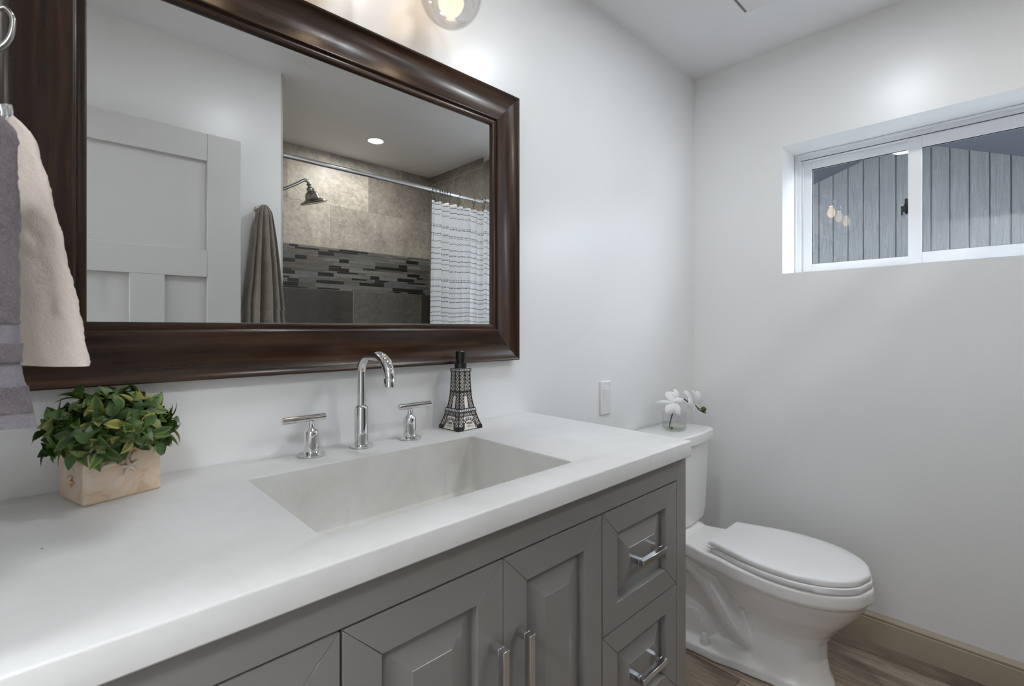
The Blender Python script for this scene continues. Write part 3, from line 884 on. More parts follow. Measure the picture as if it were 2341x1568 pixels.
# ------------------------------------------------------------------ recessed ceiling lamps and added fill lights
def can(x, y, mat, label, r=.058, nm='recessed_light'):
    root = thing(nm, (x, y, CZ), label, 'ceiling light')
    MB().lathe([(r-.004, -.0005), (r, -.004), (r+.018, -.003), (r+.020, -.0002)], (x, y, CZ), 40).build('trim_ring', M['trimwhite'], root, smooth=True)
    MB().lathe([(0, -.0012), (r-.003, -.0012), (r-.003, -.0004), (0, -.0004)], (x, y, CZ), 40).build('lens', mat, root)
can(1.545, -1.82, M['can_shower'], 'round recessed ceiling light over the shower, seen in the mirror', .045)
can(1.45, -.72, M['can_main'], 'round recessed ceiling light in front of the toilet', .075)
can(.75, -.56, M['can_left_fill'], 'unseen fill light added to the ceiling in front of the vanity', .075)  # unseen, added to fill the vanity side of the room
can(-.52, -1.72, M['hall_fill'], 'unseen fill light added to the hallway ceiling, nearer the bathroom door', .20)  # unseen, added to brighten towels and vanity through the doorway
can(-1.35, -.95, M['hall_fill'], 'unseen fill light added at the far side of the hallway ceiling', .18)  # second unseen hallway light, added to lift toilet and lower right wall

def vent():
    root = thing('exhaust_fan', (1.78, -.52, CZ), 'square white exhaust fan cover on the ceiling above the toilet', 'exhaust fan')
    MB().box(1.635, 1.915, -.655, -.388, CZ-.010, CZ-.0002).build('housing', M['gap_grey'], root)
    MB().box(1.628, 1.921, -.665, -.392, CZ-.017, CZ-.0115).build('cover', M['plastic'], root, bevel=.0015)
    m = MB(); m.box(1.620, 1.929, -.381, -.377, CZ-.012, CZ-.0002); m.box(1.925, 1.929, -.673, -.381, CZ-.012, CZ-.0002)
    m.box(1.620, 1.624, -.673, -.381, CZ-.012, CZ-.0002); m.box(1.620, 1.929, -.677, -.673, CZ-.012, CZ-.0002)
    m.build('rim', M['plastic'], root)
vent()

# ------------------------------------------------------------------ light switch
def switch():
    x0, x1, z0, z1 = 1.5215, 1.5880, .8720, .9985
    root = thing('light_switch', ((x0+x1)/2, -.003, z0), 'white rocker light switch plate on the wall between vanity and toilet', 'light switch')
    mb = MB(); mb.loft([[(x0+i, y, z0+i), (x1-i, y, z0+i), (x1-i, y, z1-i), (x0+i, y, z1-i)] for i, y in ((0, -.0003), (0, -.0045), (.0022, -.0066))])
    mb.build('plate', M['plastic'], root, smooth=20)
    cx, cz = (x0+x1)/2, (z0+z1)/2
    MB().box(cx-.0175, cx+.0175, -.0072, -.0060, cz-.036, cz+.036).build('surround', M['plastic'], root)
    r = MB(); r.add([(cx-.0158, -.0066, cz-.0335), (cx+.0158, -.0066, cz-.0335), (cx+.0158, -.0085, cz), (cx-.0158, -.0085, cz), (cx+.0158, -.0112, cz+.0335), (cx-.0158, -.0112, cz+.0335),
        (cx-.0158, -.006, cz-.0335), (cx+.0158, -.006, cz-.0335), (cx+.0158, -.006, cz+.0335), (cx-.0158, -.006, cz+.0335)],
        [(0, 1, 2, 3), (3, 2, 4, 5), (6, 0, 3, 5, 9), (1, 7, 8, 4, 2), (5, 4, 8, 9), (0, 6, 7, 1), (6, 9, 8, 7)])
    r.build('rocker', M['plastic'], root)
switch()

# ------------------------------------------------------------------ toilet
def toilet():
    cx = 1.875
    root = thing('toilet', (cx, -.4, 0), 'white elongated two-piece toilet under the window with its lid closed', 'toilet')
    def interp(tab, x):
        for (a, u), (b, v) in zip(tab, tab[1:]):
            if x <= b: return u+(v-u)*(x-a)/(b-a)
        return tab[-1][1]
    def smooth_w(tab, s):   # catmull-like by averaging
        e = .012; return (interp(tab, max(0, s-e))+2*interp(tab, s)+interp(tab, min(1, s+e)))/4
    N = 40
    def ring(z, yb, yf, tab, p=1.0, zf=None):
        """tab: (s, halfwidth) with s 0 back .. 1 front; front closes as an ellipse"""
        L = []
        for k in range(N+1):
            s = (1-math.cos(PI*k/N))/2
            y = yb+(yf-yb)*s
            w = smooth_w(tab, s)
            L.append((w, y))
        rt = [(cx+w, y, z) for w, y in L]; lf = [(cx-w, y, z) for w, y in reversed(L)]
        return rt+lf
    def egg(wb, wm, sm=.52, deck=None):
        # half width table: back wb at s=0, max wm at sm, elliptical nose to the front
        tab = []
        for k in range(0, 41):
            s = k/40
            if s < sm:
                u = s/sm; w = wb+(wm-wb)*math.sin(u*PI/2)**1.2
            else:
                u = (s-sm)/(1-sm); w = wm*math.sqrt(max(0, 1-u**2.15))
            tab.append((s, w))
        return tab
    # seat and lid outline: y -.325 .. -.782
    def seat_ring(z, g=0, wm=.181, yb=-.326, yf=-.782):
        return ring(z, yb-g*.0, yf+g, [(s, max(0, w-g)) for s, w in egg(.128, wm, .50)])
    lid = MB(); lid.loft([seat_ring(.4098, .0012), seat_ring(.4110, 0), seat_ring(.4235, 0), seat_ring(.4275, .0025), seat_ring(.4300, .008), seat_ring(.4310, .03), seat_ring(.4312, .09)])
    lid.build('lid', M['plastic'], root, smooth=50)
    st = MB(); st.loft([seat_ring(.3878, .0012, .184, -.334, -.786), seat_ring(.3890, 0, .184, -.334, -.786), seat_ring(.4052, 0, .184, -.334, -.786), seat_ring(.4068, .0015, .184, -.334, -.786)])
    st.build('seat', M['plastic'], root, smooth=50)
    for s in (-1, 1):
        h = MB(); h.box(cx+s*.070-.022, cx+s*.070+.022, -.348, -.300, .3853, .4060); h.build('hinge', M['plastic'], root, bevel=.005)
    hb = MB(); hb.box(cx-.135, cx+.135, -.345, -.318, .4065, .4100); hb.build('hinge_bar', M['plastic'], root, bevel=.001)
    # bowl with deck: y -.03 .. -.79
    def body(z, yb, yf, pts):
        return ring(z, yb, yf, pts)
    def tabs(items, yb, yf, nose):
        """items: (y, halfwidth) back to front, the last is where the nose ellipse starts"""
        tab = []
        ye, we = items[-1]
        for k in range(0, 81):
            y = yb+(yf-yb)*k/80; s = k/80
            if y >= ye:
                for (a, u), (b, v) in zip(items, items[1:]):
                    if a >= y >= b:
                        q = (a-y)/(a-b); q = q*q*(3-2*q); w = u+(v-u)*q; break
                else: w = items[0][1]
            else:
                u = (ye-y)/(ye-yf); w = we*math.sqrt(max(0, 1-u**nose))
            tab.append((s, w))
        return tab
    bowl = MB(); lv = []
    rim = [(-.03, .105), (-.20, .112), (-.33, .146), (-.45, .176), (-.55, .186)]
    def sc(items, a, b=0): return [(y, w*a+b) for y, w in items]
    for z, g in ((.3850, .006), (.3840, .002), (.3800, 0), (.345, 0), (.336, .004), (.331, .014)):
        lv.append((z, -.03-g, -.790+g, sc(rim, 1, -g), 2.1))
    lv += [(.315, -.05, -.772, [(-.05, .075), (-.20, .078), (-.33, .110), (-.45, .150), (-.55, .165)], 2.1),
           (.285, -.06, -.755, [(-.06, .060), (-.20, .060), (-.30, .075), (-.42, .135), (-.54, .152)], 2.1),
           (.250, -.07, -.728, [(-.07, .052), (-.20, .052), (-.32, .062), (-.42, .115), (-.54, .136)], 2.1),
           (.215, -.08, -.698, [(-.08, .048), (-.20, .048), (-.34, .054), (-.43, .095), (-.53, .115)], 2.2),
           (.185, -.08, -.676, [(-.08, .046), (-.20, .046), (-.405, .048), (-.452, .086), (-.53, .100)], 2.3),
           (.155, -.08, -.664, [(-.08, .046), (-.20, .046), (-.415, .048), (-.452, .084), (-.53, .093)], 2.5),
           (.110, -.08, -.664, [(-.08, .046), (-.20, .046), (-.420, .048), (-.454, .087), (-.53, .094)], 2.6),
           (.060, -.08, -.672, [(-.08, .048), (-.20, .050), (-.420, .055), (-.454, .092), (-.53, .098)], 2.6),
           (.042, -.075, -.678, [(-.075, .060), (-.20, .066), (-.38, .076), (-.445, .097), (-.53, .102)], 2.6),
           (.036, -.070, -.682, [(-.070, .120), (-.20, .134), (-.33, .132), (-.445, .112), (-.53, .105)], 2.6),
           (.030, -.068, -.685, [(-.068, .128), (-.20, .142), (-.33, .140), (-.445, .120), (-.53, .109)], 2.6),
           (.0005, -.065, -.690, [(-.065, .132), (-.20, .146), (-.33, .144), (-.445, .124), (-.53, .113)], 2.6)]
    rings = [ring(z, yb, yf, tabs(it, yb, yf, p)) for z, yb, yf, it, p in lv]
    bowl.loft(rings, True, True)
    for s in (-1, 1):
        xx = cx+s*.058
        P = [(xx-s*.01, -.10, .285), (xx, -.17, .300), (xx, -.24, .290), (xx+s*.004, -.300, .245), (xx+s*.008, -.345, .190), (xx+s*.010, -.385, .140), (xx+s*.006, -.425, .104), (xx-s*.004, -.462, .085), (xx-s*.02, -.50, .08)]
        # resample
        Q = []
        for i in range(len(P)-1):
            for q in (0, .5): Q.append(tuple(P[i][k]+(P[i+1][k]-P[i][k])*q for k in range(3)))
        Q.append(P[-1])
        bowl.tube(Q, [(.037+.007*math.sin(PI*i/(len(Q)-1)))*(1-.35*max(0, i/(len(Q)-1)-.7)/.3) for i in range(len(Q))], 16)
        # rear hump of the trapway
        rg = []
        for k in range(0, 10):
            a = R_(10*k); rr = math.cos(a); rg.append([(cx+s*.045+s*.055*rr*math.cos(b), -.205+.115*rr*math.sin(b), .030+.110*math.sin(a)) for b in [2*PI*i/24 for i in range(24)]])
        bowl.loft(rg, True, True)
    bo = bowl.build('bowl', M['ceramic'], root, smooth=True)
    rm = bo.modifiers.new('fuse', 'REMESH'); rm.mode = 'VOXEL'; rm.voxel_size = .0042; rm.use_smooth_shade = True
    sm = bo.modifiers.new('glaze', 'SMOOTH'); sm.factor = .5; sm.iterations = 7
    # gentle rise of the deck to the tank
    nk = MB(); rg = []
    for z, w, yf in ((.3835, .125, -.215), (.392, .112, -.200), (.402, .104, -.190)):
        rg.append([(cx-w, -.035, z), (cx-w, yf+.03, z), (cx-w+.03, yf, z), (cx+w-.03, yf, z), (cx+w, yf+.03, z), (cx+w, -.035, z)])
    nk.loft(rg); nk.build('tank_gasket', M['ceramic'], root, bevel=.006, seg=3)
    for s in (-1, 1):
        MB().lathe([(.0175, .0), (.0170, .010), (.0125, .034), (.0095, .039), (0, .041)], (cx+s*.112, -.300, .0345), 20).build('bolt_cap', M['plastic'], root, smooth=40)
    # tank
    def tr(z, w, yb, yf, r, bow, g=0):
        pts = []; n = 6; w -= g; yf += g
        pts.append((cx-w, yb, z)); pts.append((cx+w, yb, z))
        for k in range(n+1):
            a = R_(90*k/n); pts.append((cx+w-r+r*math.cos(a), yf+r-r*math.sin(a), z))
        for k in range(1, 12):
            u = k/12; pts.append((cx+(w-r)*(1-2*u), yf-bow*math.sin(PI*u), z))
        for k in range(n+1):
            a = R_(90-90*k/n); pts.append((cx-w+r-r*math.cos(a), yf+r-r*math.sin(a), z))
        return pts
    tk = MB(); tk.loft([tr(.4025, .150, -.028, -.165, .03, .01), tr(.410, .163, -.022, -.180, .035, .012), tr(.45, .168, -.018, -.186, .035, .012), tr(.7350, .180, -.016, -.196, .035, .012)])
    tk.build('tank', M['ceramic'], root, smooth=40)
    ld = MB(); ld.loft([tr(.7355, .180, -.014, -.196, .035, .012), tr(.7368, .186, -.012, -.203, .036, .014), tr(.741, .1925, -.010, -.209, .036, .014), tr(.771, .1945, -.009, -.211, .036, .014), tr(.7770, .1945, -.009, -.211, .036, .014, .002), tr(.7798, .1945, -.010, -.211, .036, .014, .007), tr(.7805, .1945, -.012, -.211, .036, .014, .014)])
    ld.build('tank_lid', M['ceramic'], root, smooth=40)
toilet()

# ------------------------------------------------------------------ vase and orchid on the tank
def vase():
    x, y, z = 1.893, -.110, .7807
    root = thing('glass_vase', (x, y, z), 'small clear glass vase of water on the toilet tank', 'vase')
    R, Hh = .0490, .072
    pr = [(0, 0), (R*.80, 0), (R*.95, .004), (R, .012), (R, Hh), (R-.0022, Hh), (R-.0022, .014), (R*.90, .0075), (R*.7, .006), (0, .006)]
    MB().lathe([(r, h+.0003) for r, h in pr], (x, y, z), 48).build('glass', M['vase'], root, smooth=50)
    MB().lathe([(0, .007), (R*.7, .007), (R*.89, .0085), (R-.0028, .015), (R-.0028, .027), (0, .027)], (x, y, z), 48).build('water', M['water'], root, smooth=50)
    # orchid
    fl = thing('orchid', (1.835, -.11, .800), 'white orchid sprig with dark stem leaning out of the glass vase', 'flower')
    stem = simple('dark green stem', (.018, .026, .012), .4, nz=.3)
    petal = simple('white petal', (.86, .86, .86), .6, nz=.03, nscale=30, bump=.1, bscale=60)
    s = MB(); s.curve([(1.855, -.108, .7935), (1.862, -.108, .815), (1.880, -.108, .846), (1.893, -.110, .868), (1.886, -.110, .878), (1.900, -.110, .893), (1.935, -.110, .900), (1.975, -.110, .899), (2.02, -.11, .880), (2.075, -.112, .862), (2.11, -.114, .838), (2.145, -.118, .822), (2.165, -.12, .818)], .0024, 8)
    s.tube([(2.095, -.113, .848), (2.125, -.116, .842), (2.14, -.118, .838)], .0016, 6)
    s.build('stem', stem, fl, smooth=True)
    MB().lathe([(0, -.014), (.008, -.010), (.0125, 0), (.009, .009), (0, .013)], (2.146, -.118, .836), 14, 'x').build('bud', simple('green bud', (.06, .14, .03), .45, nz=.2), fl, smooth=True)
    MB().lathe([(0, -.006), (.0055, -.004), (.0065, 0), (.005, .004), (0, .006)], (1.846, -.122, .7945), 12).build('bud', simple('olive bud', (.10, .13, .03), .5, nz=.2), fl, smooth=True)
    def blossom(c, nrm, up, size, order, lip=True):
        c = Vector(c); n = Vector(nrm).normalized(); u = Vector(up); u = (u-n*u.dot(n)).normalized(); v = n.cross(u)
        mb = MB()
        for ang, Ln, W in order:
            a = R_(ang); d = u*math.cos(a)+v*math.sin(a); sd = n.cross(d)
            rows = []; m = 9; k5 = (-1, -.5, 0, .5, 1)
            for i in range(m):
                q = i/(m-1); w = W*size*.5*(math.sin(PI*min(1, (q*.93+.05)))**.62)
                for k in k5:
                    p = c+d*(Ln*size*q)+sd*(w*k)+n*(size*(.18*q-.34*q*q)+size*.07*(1-k*k)+.05*size*math.sin(3*q+k*2))
                    rows.append(p)
            nv = len(mb.v); mb.v += [tuple(p) for p in rows]
            # back surface for real thickness
            mb.v += [tuple(p-n*.0006) for p in rows]
            tot = m*5
            for i in range(m-1):
                for k in range(4):
                    a0 = nv+i*5+k; f = (a0, a0+1, a0+6, a0+5); mb.f.append(f); mb.c.append(None)
                    mb.f.append(tuple(x+tot for x in reversed(f))); mb.c.append(None)
            edge = [i*5 for i in range(m)]+[(m-1)*5+k for k in range(1, 5)]+[i*5+4 for i in range(m-2, -1, -1)]+[3, 2, 1]
            for a1, b1 in zip(edge, edge[1:]+edge[:1]):
                mb.f.append((nv+a1, nv+b1, nv+b1+tot, nv+a1+tot)); mb.c.append(None)
        b = mb.build('blossom', petal, fl, smooth=60)
        if lip:
            l2 = MB(); l2.tube([c, c+n*.008+u*-.003, c+n*.013-u*.009], [.004, .0035, .0015], 8)
            l2.build('lip', simple('cream lip', (.75, .72, .60), .5, nz=.1), b, smooth=True)
    five = [(0, .95, .50), (128, .90, .48), (-128, .90, .48), (66, .92, .86), (-66, .92, .86)]
    # first blossom, facing up and to the left; the second faces the room; two half-open ones behind
    blossom((1.886, -.112, .892), (-.45, -.62, .60), (-1, .0, .55), .062, [(0, 1.25, .34), (105, .95, .55), (-150, .9, .5), (52, 1.0, .7), (-72, .95, .62)])
    blossom((2.030, -.118, .882), (.35, -.86, .30), (-.62, 0, 1), .066, [(0, .98, .62), (128, .85, .45), (-160, .80, .50), (62, .95, .80), (-78, .95, .85)])
    blossom((1.955, -.094, .902), (-.2, -.9, .4), (-.6, 0, .8), .048, [(10, 1.05, .55), (-50, .9, .6)], False)
    blossom((2.108, -.112, .862), (-.1, -1, .1), (.35, 0, .4), .060, [(22, 1.0, .95), (62, 1.15, .30)], False)
vase()

# ------------------------------------------------------------------ door leaf standing open against the front wall
def door_leaf():
    x0, x1, z0, z1, yf, th = -.105, .6110, .010, 2.0145, -1.270, .035
    root = thing('interior_door', (x0, yf, 0), 'light grey panelled interior door open flat against the wall, seen in the mirror', 'door')
    mb = MB(); yb = yf-th
    px = [(.020, .2275), (.3390, .4840)]
    mb.box(.4845, x1, yb, yf, z0, z1); mb.box(x0, .0195, yb, yf, z0, z1)
    mb.box(.0195, .4845, yb, yf, 1.9000, z1); mb.box(.0195, .4845, yb, yf, 1.4150, 1.5280); mb.box(.0195, .4845, yb, yf, z0, .24)
    mb.box(.2280, .3385, yb, yf, .24, 1.4150)
    d = mb.build('stile_and_rail', M['doorpaint'], root, bevel=.0018, seg=1)
    rec = .0155
    MB().box(.018, .486, yb+rec, yf-rec, 1.526, 1.902).build('panel', M['doorpaint'], root)
    for a, b in px: MB().box(a-.002, b+.002, yb+rec, yf-rec, .238, 1.417).build('panel', M['doorpaint'], root)
    k = MB(); k.lathe([(.031, 0), (.031, .004), (.011, .008), (.010, .030), (.024, .040), (.027, .052), (.020, .064), (0, .067)], (x1-.065, yf, .93), 24, 'y')
    k.build('knob', M['brushed'], root, smooth=40)
    for z in (.25, 1.05, 1.80):
        h = MB(); h.tube([(x0-.006, yf-.004, z-.045), (x0-.006, yf-.004, z+.045)], .006, 10); h.build('hinge', M['brushed'], root, smooth=40)
door_leaf()

# ------------------------------------------------------------------ towels
def towel(name, mat, label, top, zb, wtop, wbot, dtop, dbot, pleats, amp, side, seed, parts=None, axis=0.0, prof=1.0, hem=.0):
    """a folded towel hanging from a hook: a pleated closed shell, broad side along direction `axis` (angle), offset bottom centre"""
    rnd = random.Random(seed); ph = [rnd.uniform(0, 6.28) for _ in range(6)]
    root = thing(name, (top[0], top[1], zb), label, 'towel')
    ex = Vector((math.cos(axis), math.sin(axis), 0)); ey = Vector((-math.sin(axis), math.cos(axis), 0))
    n = 120; rows = 60
    def ringat(t, extra=0):
        z = top[2]+(zb-top[2])*t
        k = t**prof
        hw = (wtop+(wbot-wtop)*k)/2; hd = (dtop+(dbot-dtop)*k)/2
        if t < .05: q = math.sqrt(max(.02, t/.05)); hw *= .35+.65*q; hd *= .35+.65*q
        c = Vector((top[0], top[1], 0))+ex*side*k
        r = []
        for i in range(n):
            a = 2*PI*i/n; w_ = pleats*a+ph[0]+.5*math.sin(2*t+ph[4]); fold = 1+amp*min(1, .35+t*2.0)*(1.6*abs(math.sin(w_*.5))-1.0+.30*math.sin((pleats-3)*a+ph[1]))
            nz = noise.noise(Vector((math.cos(a)*2, math.sin(a)*2+seed, t*5)))*.06
            p = c+ex*((hw+extra)*math.copysign(abs(math.cos(a))**.8, math.cos(a))*(1+nz))+ey*((hd+extra)*math.sin(a)*fold)
            r.append((p.x, p.y, z-.004*math.cos(a*2+ph[2])*t))
        return r
    parts = parts or [(0, 1, mat, 0)]
    for (a, b, m_, ex_) in parts:
        mb = MB(); k = max(3, int(rows*(b-a)))
        mb.loft([ringat(a+(b-a)*i/k, ex_) for i in range(k+1)], True, True)
        yield root, mb, m_
def make_towel(pname, *a, **k):
    first = True
    for root, mb, m_ in towel(*a, **k):
        mb.build('cloth' if first else pname, m_, root, smooth=70); first = False
def cloth(name, label, front_c, pts, mat, th, parts, seed, fuzz=.0015):
    """hand towel: closed sheet built from (z, left x, right x) rows in the plane y, with soft folds in depth"""
    root = thing(name, (0, front_c, pts[-1][0]), label, 'towel', 'hand towels on the left hook rail')
    rnd = random.Random(seed); p1, p2 = rnd.uniform(0, 6), rnd.uniform(0, 6)
    zt, zb = pts[0][0], pts[-1][0]
    def lr(z):
        for (a, l0, r0), (b, l1, r1) in zip(pts, pts[1:]):
            if z >= b-1e-9:
                q = (a-z)/(a-b); q = q*q*(3-2*q)*.35+q*.65; return l0+(l1-l0)*q, r0+(r1-r0)*q
        return pts[-1][1:]
    n = 72
    def ring(z, infl=0):
        l, r = lr(z); t = (zt-z)/(zt-zb); cx_ = (l+r)/2; hw = (r-l)/2+infl
        hd = th*(.55+.45*min(1, t*3))+infl; out = []
        for i in range(n):
            a = 2*PI*i/n
            x = cx_+hw*math.copysign(abs(math.cos(a))**.75, math.cos(a))
            u = (x-cx_)/max(hw, .001)
            fold = .35*th*math.sin(u*4.2+p1+t*.8)*min(1, t*2)+.2*th*math.sin(u*8+p2)*t
            dy = hd*math.copysign(abs(math.sin(a))**.8, math.sin(a))
            nz = noise.noise(Vector((x*90, z*60, math.sin(a)*3+seed)))*.0022
            out.append((x+nz+noise.noise(Vector((z*260, a*3, seed)))*fuzz, front_c+fold+dy+nz, z-.004*math.sin(u*1.5)*t))
        return out
    first = True
    for (za, zb_, m_, infl) in parts:
        k = max(3, int((za-zb_)/.0045)); mb = MB(); rg = []
        for i in range(k+1):
            z = za+(zb_-za)*i/k; s = infl
            if first and i < 6: 
                q = [.25, .5, .7, .84, .93, .98][i]
                R0 = ring(z); cx_ = sum(p[0] for p in R0)/n; cy_ = sum(p[1] for p in R0)/n
                rg.append([(cx_+(p[0]-cx_)*q, cy_+(p[1]-cy_)*q, p[2]) for p in R0]); continue
            rg.append(ring(z, s))
        mb.loft(rg, True, True); mb.build('cloth' if first else 'woven_band', m_, root, smooth=70); first = False
# left foreground: cream towel behind, plum-grey towel in front
cloth('hand_towel', 'cream hand towel hanging at the far left in front of the mirror frame', -.350,
      [(1.445, -.060, -.032), (1.436, -.068, -.018), (1.410, -.074, -.008), (1.362, -.076, .003), (1.30, -.076, .015), (1.24, -.074, .025), (1.1645, -.072, .0352)],
      M['cream'], .013, [(1.445, 1.252, M['cream'], 0), (1.2535, 1.1645, M['cream'], .0012)], 3)
cloth('hand_towel', 'plum-grey hand towel with pale bands hanging at the far left over the plant', -.455,
      [(1.412, -.055, -.028), (1.392, -.080, -.020), (1.33, -.085, -.0185), (1.235, -.084, -.0190), (1.200, -.084, -.0180), (1.172, -.080, -.0168), (1.148, -.078, -.0130), (1.123, -.074, -.0075), (1.1145, -.072, -.0055)],
      M['mauve'], .014, [(1.412, 1.212, M['mauve'], 0), (1.2125, 1.193, M['mauveband'], -.0012), (1.1935, 1.176, M['mauve'], .0008), (1.1765, 1.153, M['mauveband'], -.0012), (1.1535, 1.129, M['mauve'], 0), (1.1295, 1.1145, M['mauveband'], -.0004)], 11)
def hook_rail():
    root = thing('towel_rack', (XL, -.36, 1.40), 'chrome upright towel rack with curved hooks on the left wall', 'towel rack')
    MB().tube([(-.052, -.40, 1.372), (-.052, -.40, 1.90)], .0065, 14).build('upright', M['brushed'], root, smooth=50)
    for z in (1.41, 1.86):
        a = MB(); a.tube([(XL+.001, -.40, z), (-.052, -.40, z)], .006, 12); a.lathe([(.018, 0), (.018, .004), (.006, .006)], (XL+.0006, -.40, z), 20, 'x')
        a.build('bracket', M['brushed'], root, smooth=50)
    for y, z in ((-.352, 1.428), (-.448, 1.396)):
        h = MB(); h.curve([(-.052, -.40, z-.004), (-.048, (y-.40)/2, z-.010), (-.045, y, z-.008)], .0035, 10)
        h.curve([(-.045, y, z-.010), (-.036, y, z-.006), (-.030, y, z+.008), (-.031, y, z+.018)], [.004, .004, .0038, .0045], 10)
        h.build('hook', M['brushed'], root, smooth=50)
    for z in (1.492, 1.555):
        h = MB(); h.curve([(-.052, -.40, z-.004), (-.042, -.40, z-.010), (-.033, -.40, z-.004), (-.0265, -.40, z+.010), (-.0250, -.40, z+.028), (-.030, -.40, z+.036), (-.035, -.40, z+.033)], [.0030, .0030, .0028, .0026, .0024, .0024, .002], 10)
        h.build('hook', M['nickel'], root, smooth=50)
hook_rail()
# taupe towel on the front wall, seen in the mirror
make_towel('hem', 'bath_towel', M['taupe'], 'taupe bath towel hanging from a hook beside the open door, seen in the mirror', (.719, YF+.046, 1.765), 1.06,
           .050, .215, .044, .088, 13, .62, .004, 4, prof=.72)
hk = thing('robe_hook', (.712, YF, 1.74), 'small metal robe hook holding the taupe bath towel', 'hook')
h = MB(); h.lathe([(.016, 0), (.016, .004), (.006, .006), (.005, .025)], (.706, YF+.0005, 1.752), 18, 'y'); h.tube([(.706, YF+.02, 1.752), (.706, YF+.035, 1.748), (.706, YF+.046, 1.752), (.706, YF+.050, 1.762)], .004, 8)
h.build('hook', M['nickel'], hk, smooth=40)

# ------------------------------------------------------------------ shower: rod, curtain, head
YR = -1.425; ZR = 2.052
rod = thing('shower_rod', (XA, YR, ZR), 'chrome curtain rod spanning the shower alcove, seen in the mirror', 'curtain rod')
MB().tube([(XA+.0008, YR, ZR), (XR-.0005, YR, ZR)], .0125, 20).build('rod', M['chrome'], rod, smooth=50)
for x, s in ((XA+.0008, 1), (XR-.0008, -1)):
    MB().lathe([(.030, 0), (.030, .004*s), (.020, .010*s), (.014, .018*s)], (x, YR, ZR), 24, 'x').build('flange', M['chrome'], rod, smooth=40)

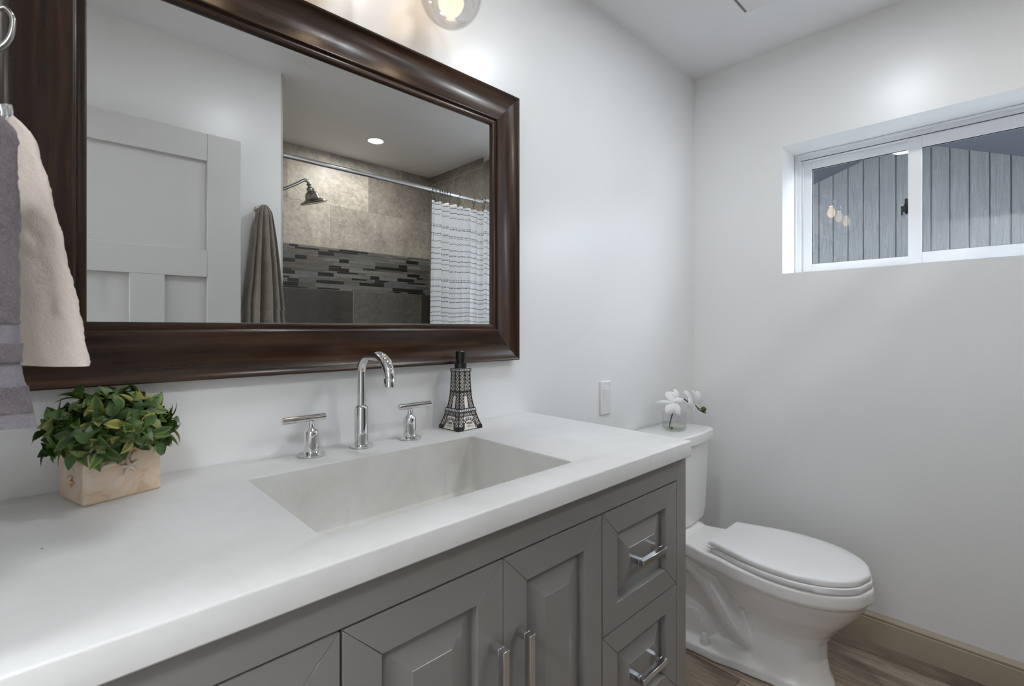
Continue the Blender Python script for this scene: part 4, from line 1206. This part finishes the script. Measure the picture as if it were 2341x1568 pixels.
def curtain():
    root = thing('shower_curtain', (1.95, YR, .3), 'white shower curtain with black dashed lines and zigzags gathered at the right of the rod', 'shower curtain')
    t = NT('printed curtain cloth'); uv = t.n('UVMap'); sx = t.n('SeparateXYZ'); t.l(uv.outputs[0], sx.inputs[0]); U, V = sx.outputs[0], sx.outputs[1]
    # rows measured down from the top, in metres
    rows = [(.020, 'd'), (.052, 'l'), (.085, 'z'), (.146, 'd'), (.157, 'd'), (.177, 'l'), (.203, 'd'), (.214, 'd'), (.250, 'z'), (.292, 'l'), (.325, 'd'), (.360, 'l'), (.388, 'z'), (.425, 'd'), (.480, 'd'), (.491, 'd'), (.531, 'd'), (.565, 'z'), (.597, 'l'), (.622, 'd'), (.657, 'l'), (.692, 'z'), (.745, 'd'), (.775, 'l')]
    P = .83
    vv = t.math('DIVIDE', t.math('MODULO', V, P), P)
    def mask(kind, inp, hw):
        st = [(0, (0, 0, 0))]
        for r, k in rows:
            if k == kind: st += [((r-hw)/P, (1, 1, 1)), ((r+hw)/P, (0, 0, 0))]
        return t.ramp(inp, st, 'CONSTANT')
    tri = t.math('PINGPONG', U, .009)
    vz = t.math('DIVIDE', t.math('MODULO', t.math('ADD', V, t.math('MULTIPLY_ADD', tri, .9, -.0032)), P), P)
    dash = t.math('LESS_THAN', t.math("MODULO", U, .0098), .0054)
    m = t.math('MAXIMUM', t.math('MAXIMUM', mask('l', vv, .0013), mask('z', vz, .0017)), t.math('MULTIPLY', mask('d', vv, .0030), dash))
    t.col(t.mix(m, (.80, .80, .80), (.03, .03, .035))); t.rough(.85)
    t.bump(t.noise(t.coord(), 700, 2), .1, .0005)
    xa, xb = 1.700, 2.215; nx, nz = 420, 90; z1, z0 = 1.990, .32
    vs, uvs, fs = [], [], []
    # arc length per column for even pattern
    def fold(u, t_):
        s = u*9.0
        a = .021+.008*math.sin(u*7)
        y = a*math.sin(2*PI*s+.7*math.sin(3.1*u*2))+.007*math.sin(2*PI*s*.37+1)
        x = .010*math.sin(4*PI*s*.5+1.2)
        return x*(1-.3*t_), y*(.65+.5*t_)
    for j in range(nz+1):
        t_ = j/nz; al = 0; prev = None
        for i in range(nx+1):
            u = i/nx
            dx, dy = fold(u, t_)
            # the left edge swings out towards the bottom
            xx = xa-.030*t_+(xb-xa+.030*t_)*u+dx
            yy = YR+.0+dy
            sag = .010*abs(math.sin(u*PI*9))*(1-t_)
            zz = z1+(z0-z1)*t_-sag
            p = Vector((xx, yy, zz))
            if prev is not None: al += math.hypot(xx-prev.x, yy-prev.y)
            prev = p; vs.append(p); uvs.append((al+3, (z1-zz)+.004*math.sin(u*14)))
    for j in range(nz):
        for i in range(nx):
            a = j*(nx+1)+i; fs.append((a, a+1, a+nx+2, a+nx+1))
    me = bpy.data.meshes.new('fabric'); me.from_pydata([tuple(v) for v in vs], [], fs)
    ul = me.uv_layers.new(name='UVMap')
    for lp in me.loops: ul.data[lp.index].uv = uvs[lp.vertex_index]
    for p in me.polygons: p.use_smooth = True
    me.materials.append(t.m)
    o = bpy.data.objects.new('fabric', me); COL.objects.link(o); o.parent = root; o.matrix_parent_inverse = parent_inv(root)
    md = o.modifiers.new('thickness', 'SOLIDIFY'); md.thickness = .0012
    # black wire rings
    for k, u in enumerate((.02, .06, .12, .16, .20, .24, .28, .42, .66, .82, .86, .93)):
        x = xa+(xb-xa)*u; r = MB()
        pts = [(x+.003*math.sin(k), YR+.015*math.cos(R_(a)), ZR-.006+.0225*math.sin(R_(a))) for a in range(-60, 241, 20)]
        r.tube(pts, .0016, 6); r.tube([pts[0], (x, YR+.003, ZR-.050), (x+.001, YR, ZR-.066)], .0014, 6); r.tube([pts[-1], (x, YR-.003, ZR-.050)], .0014, 6)
        r.build('curtain_ring', M['blackm'], root, smooth=True)
curtain()

def shower_head():
    y = -1.80
    root = thing('shower_fixture', (XA, y, 1.97), 'bell shaped nickel shower head on a bent arm, seen in the mirror', 'shower head')
    tipx, tipz = 1.095, 2.064
    a = MB(); a.curve([(XA+.001, y, 1.905), (XA+.03, y, 1.918), (1.02, y, 2.020), (tipx-.02, y, 2.058), (tipx-.004, y, 2.063), (tipx+.008, y, 2.055), (tipx+.014, y, 2.040)], .0085, 14)
    a.build('arm', M['nickel'], root, smooth=50)
    MB().lathe([(.030, 0), (.029, .004), (.016, .012), (.010, .015)], (XA+.0008, y, 1.905), 22, 'x').build('flange', M['nickel'], root, smooth=40)
    pr = [(.0001, 0), (.012, 0), (.014, .006), (.010, .012), (.011, .018), (.019, .024), (.022, .034), (.020, .044), (.026, .048), (.034, .056), (.040, .070), (.042, .084), (.046, .090), (.060, .096), (.076, .104), (.079, .110), (.074, .113), (.066, .110), (.001, .108)]
    d = Vector((.30, -.05, -.95)).normalized(); rot = Vector((0, 0, 1)).rotation_difference(d).to_matrix()
    mb = MB(); seg = 36; o0 = Vector((tipx+.012, y, 2.046))
    mb.loft([[tuple(o0+rot @ Vector((r*math.cos(2*PI*i/seg), r*math.sin(2*PI*i/seg), h))) for i in range(seg)] for r, h in pr])
    mb.build('bell', M['nickel'], root, smooth=35)
shower_head()
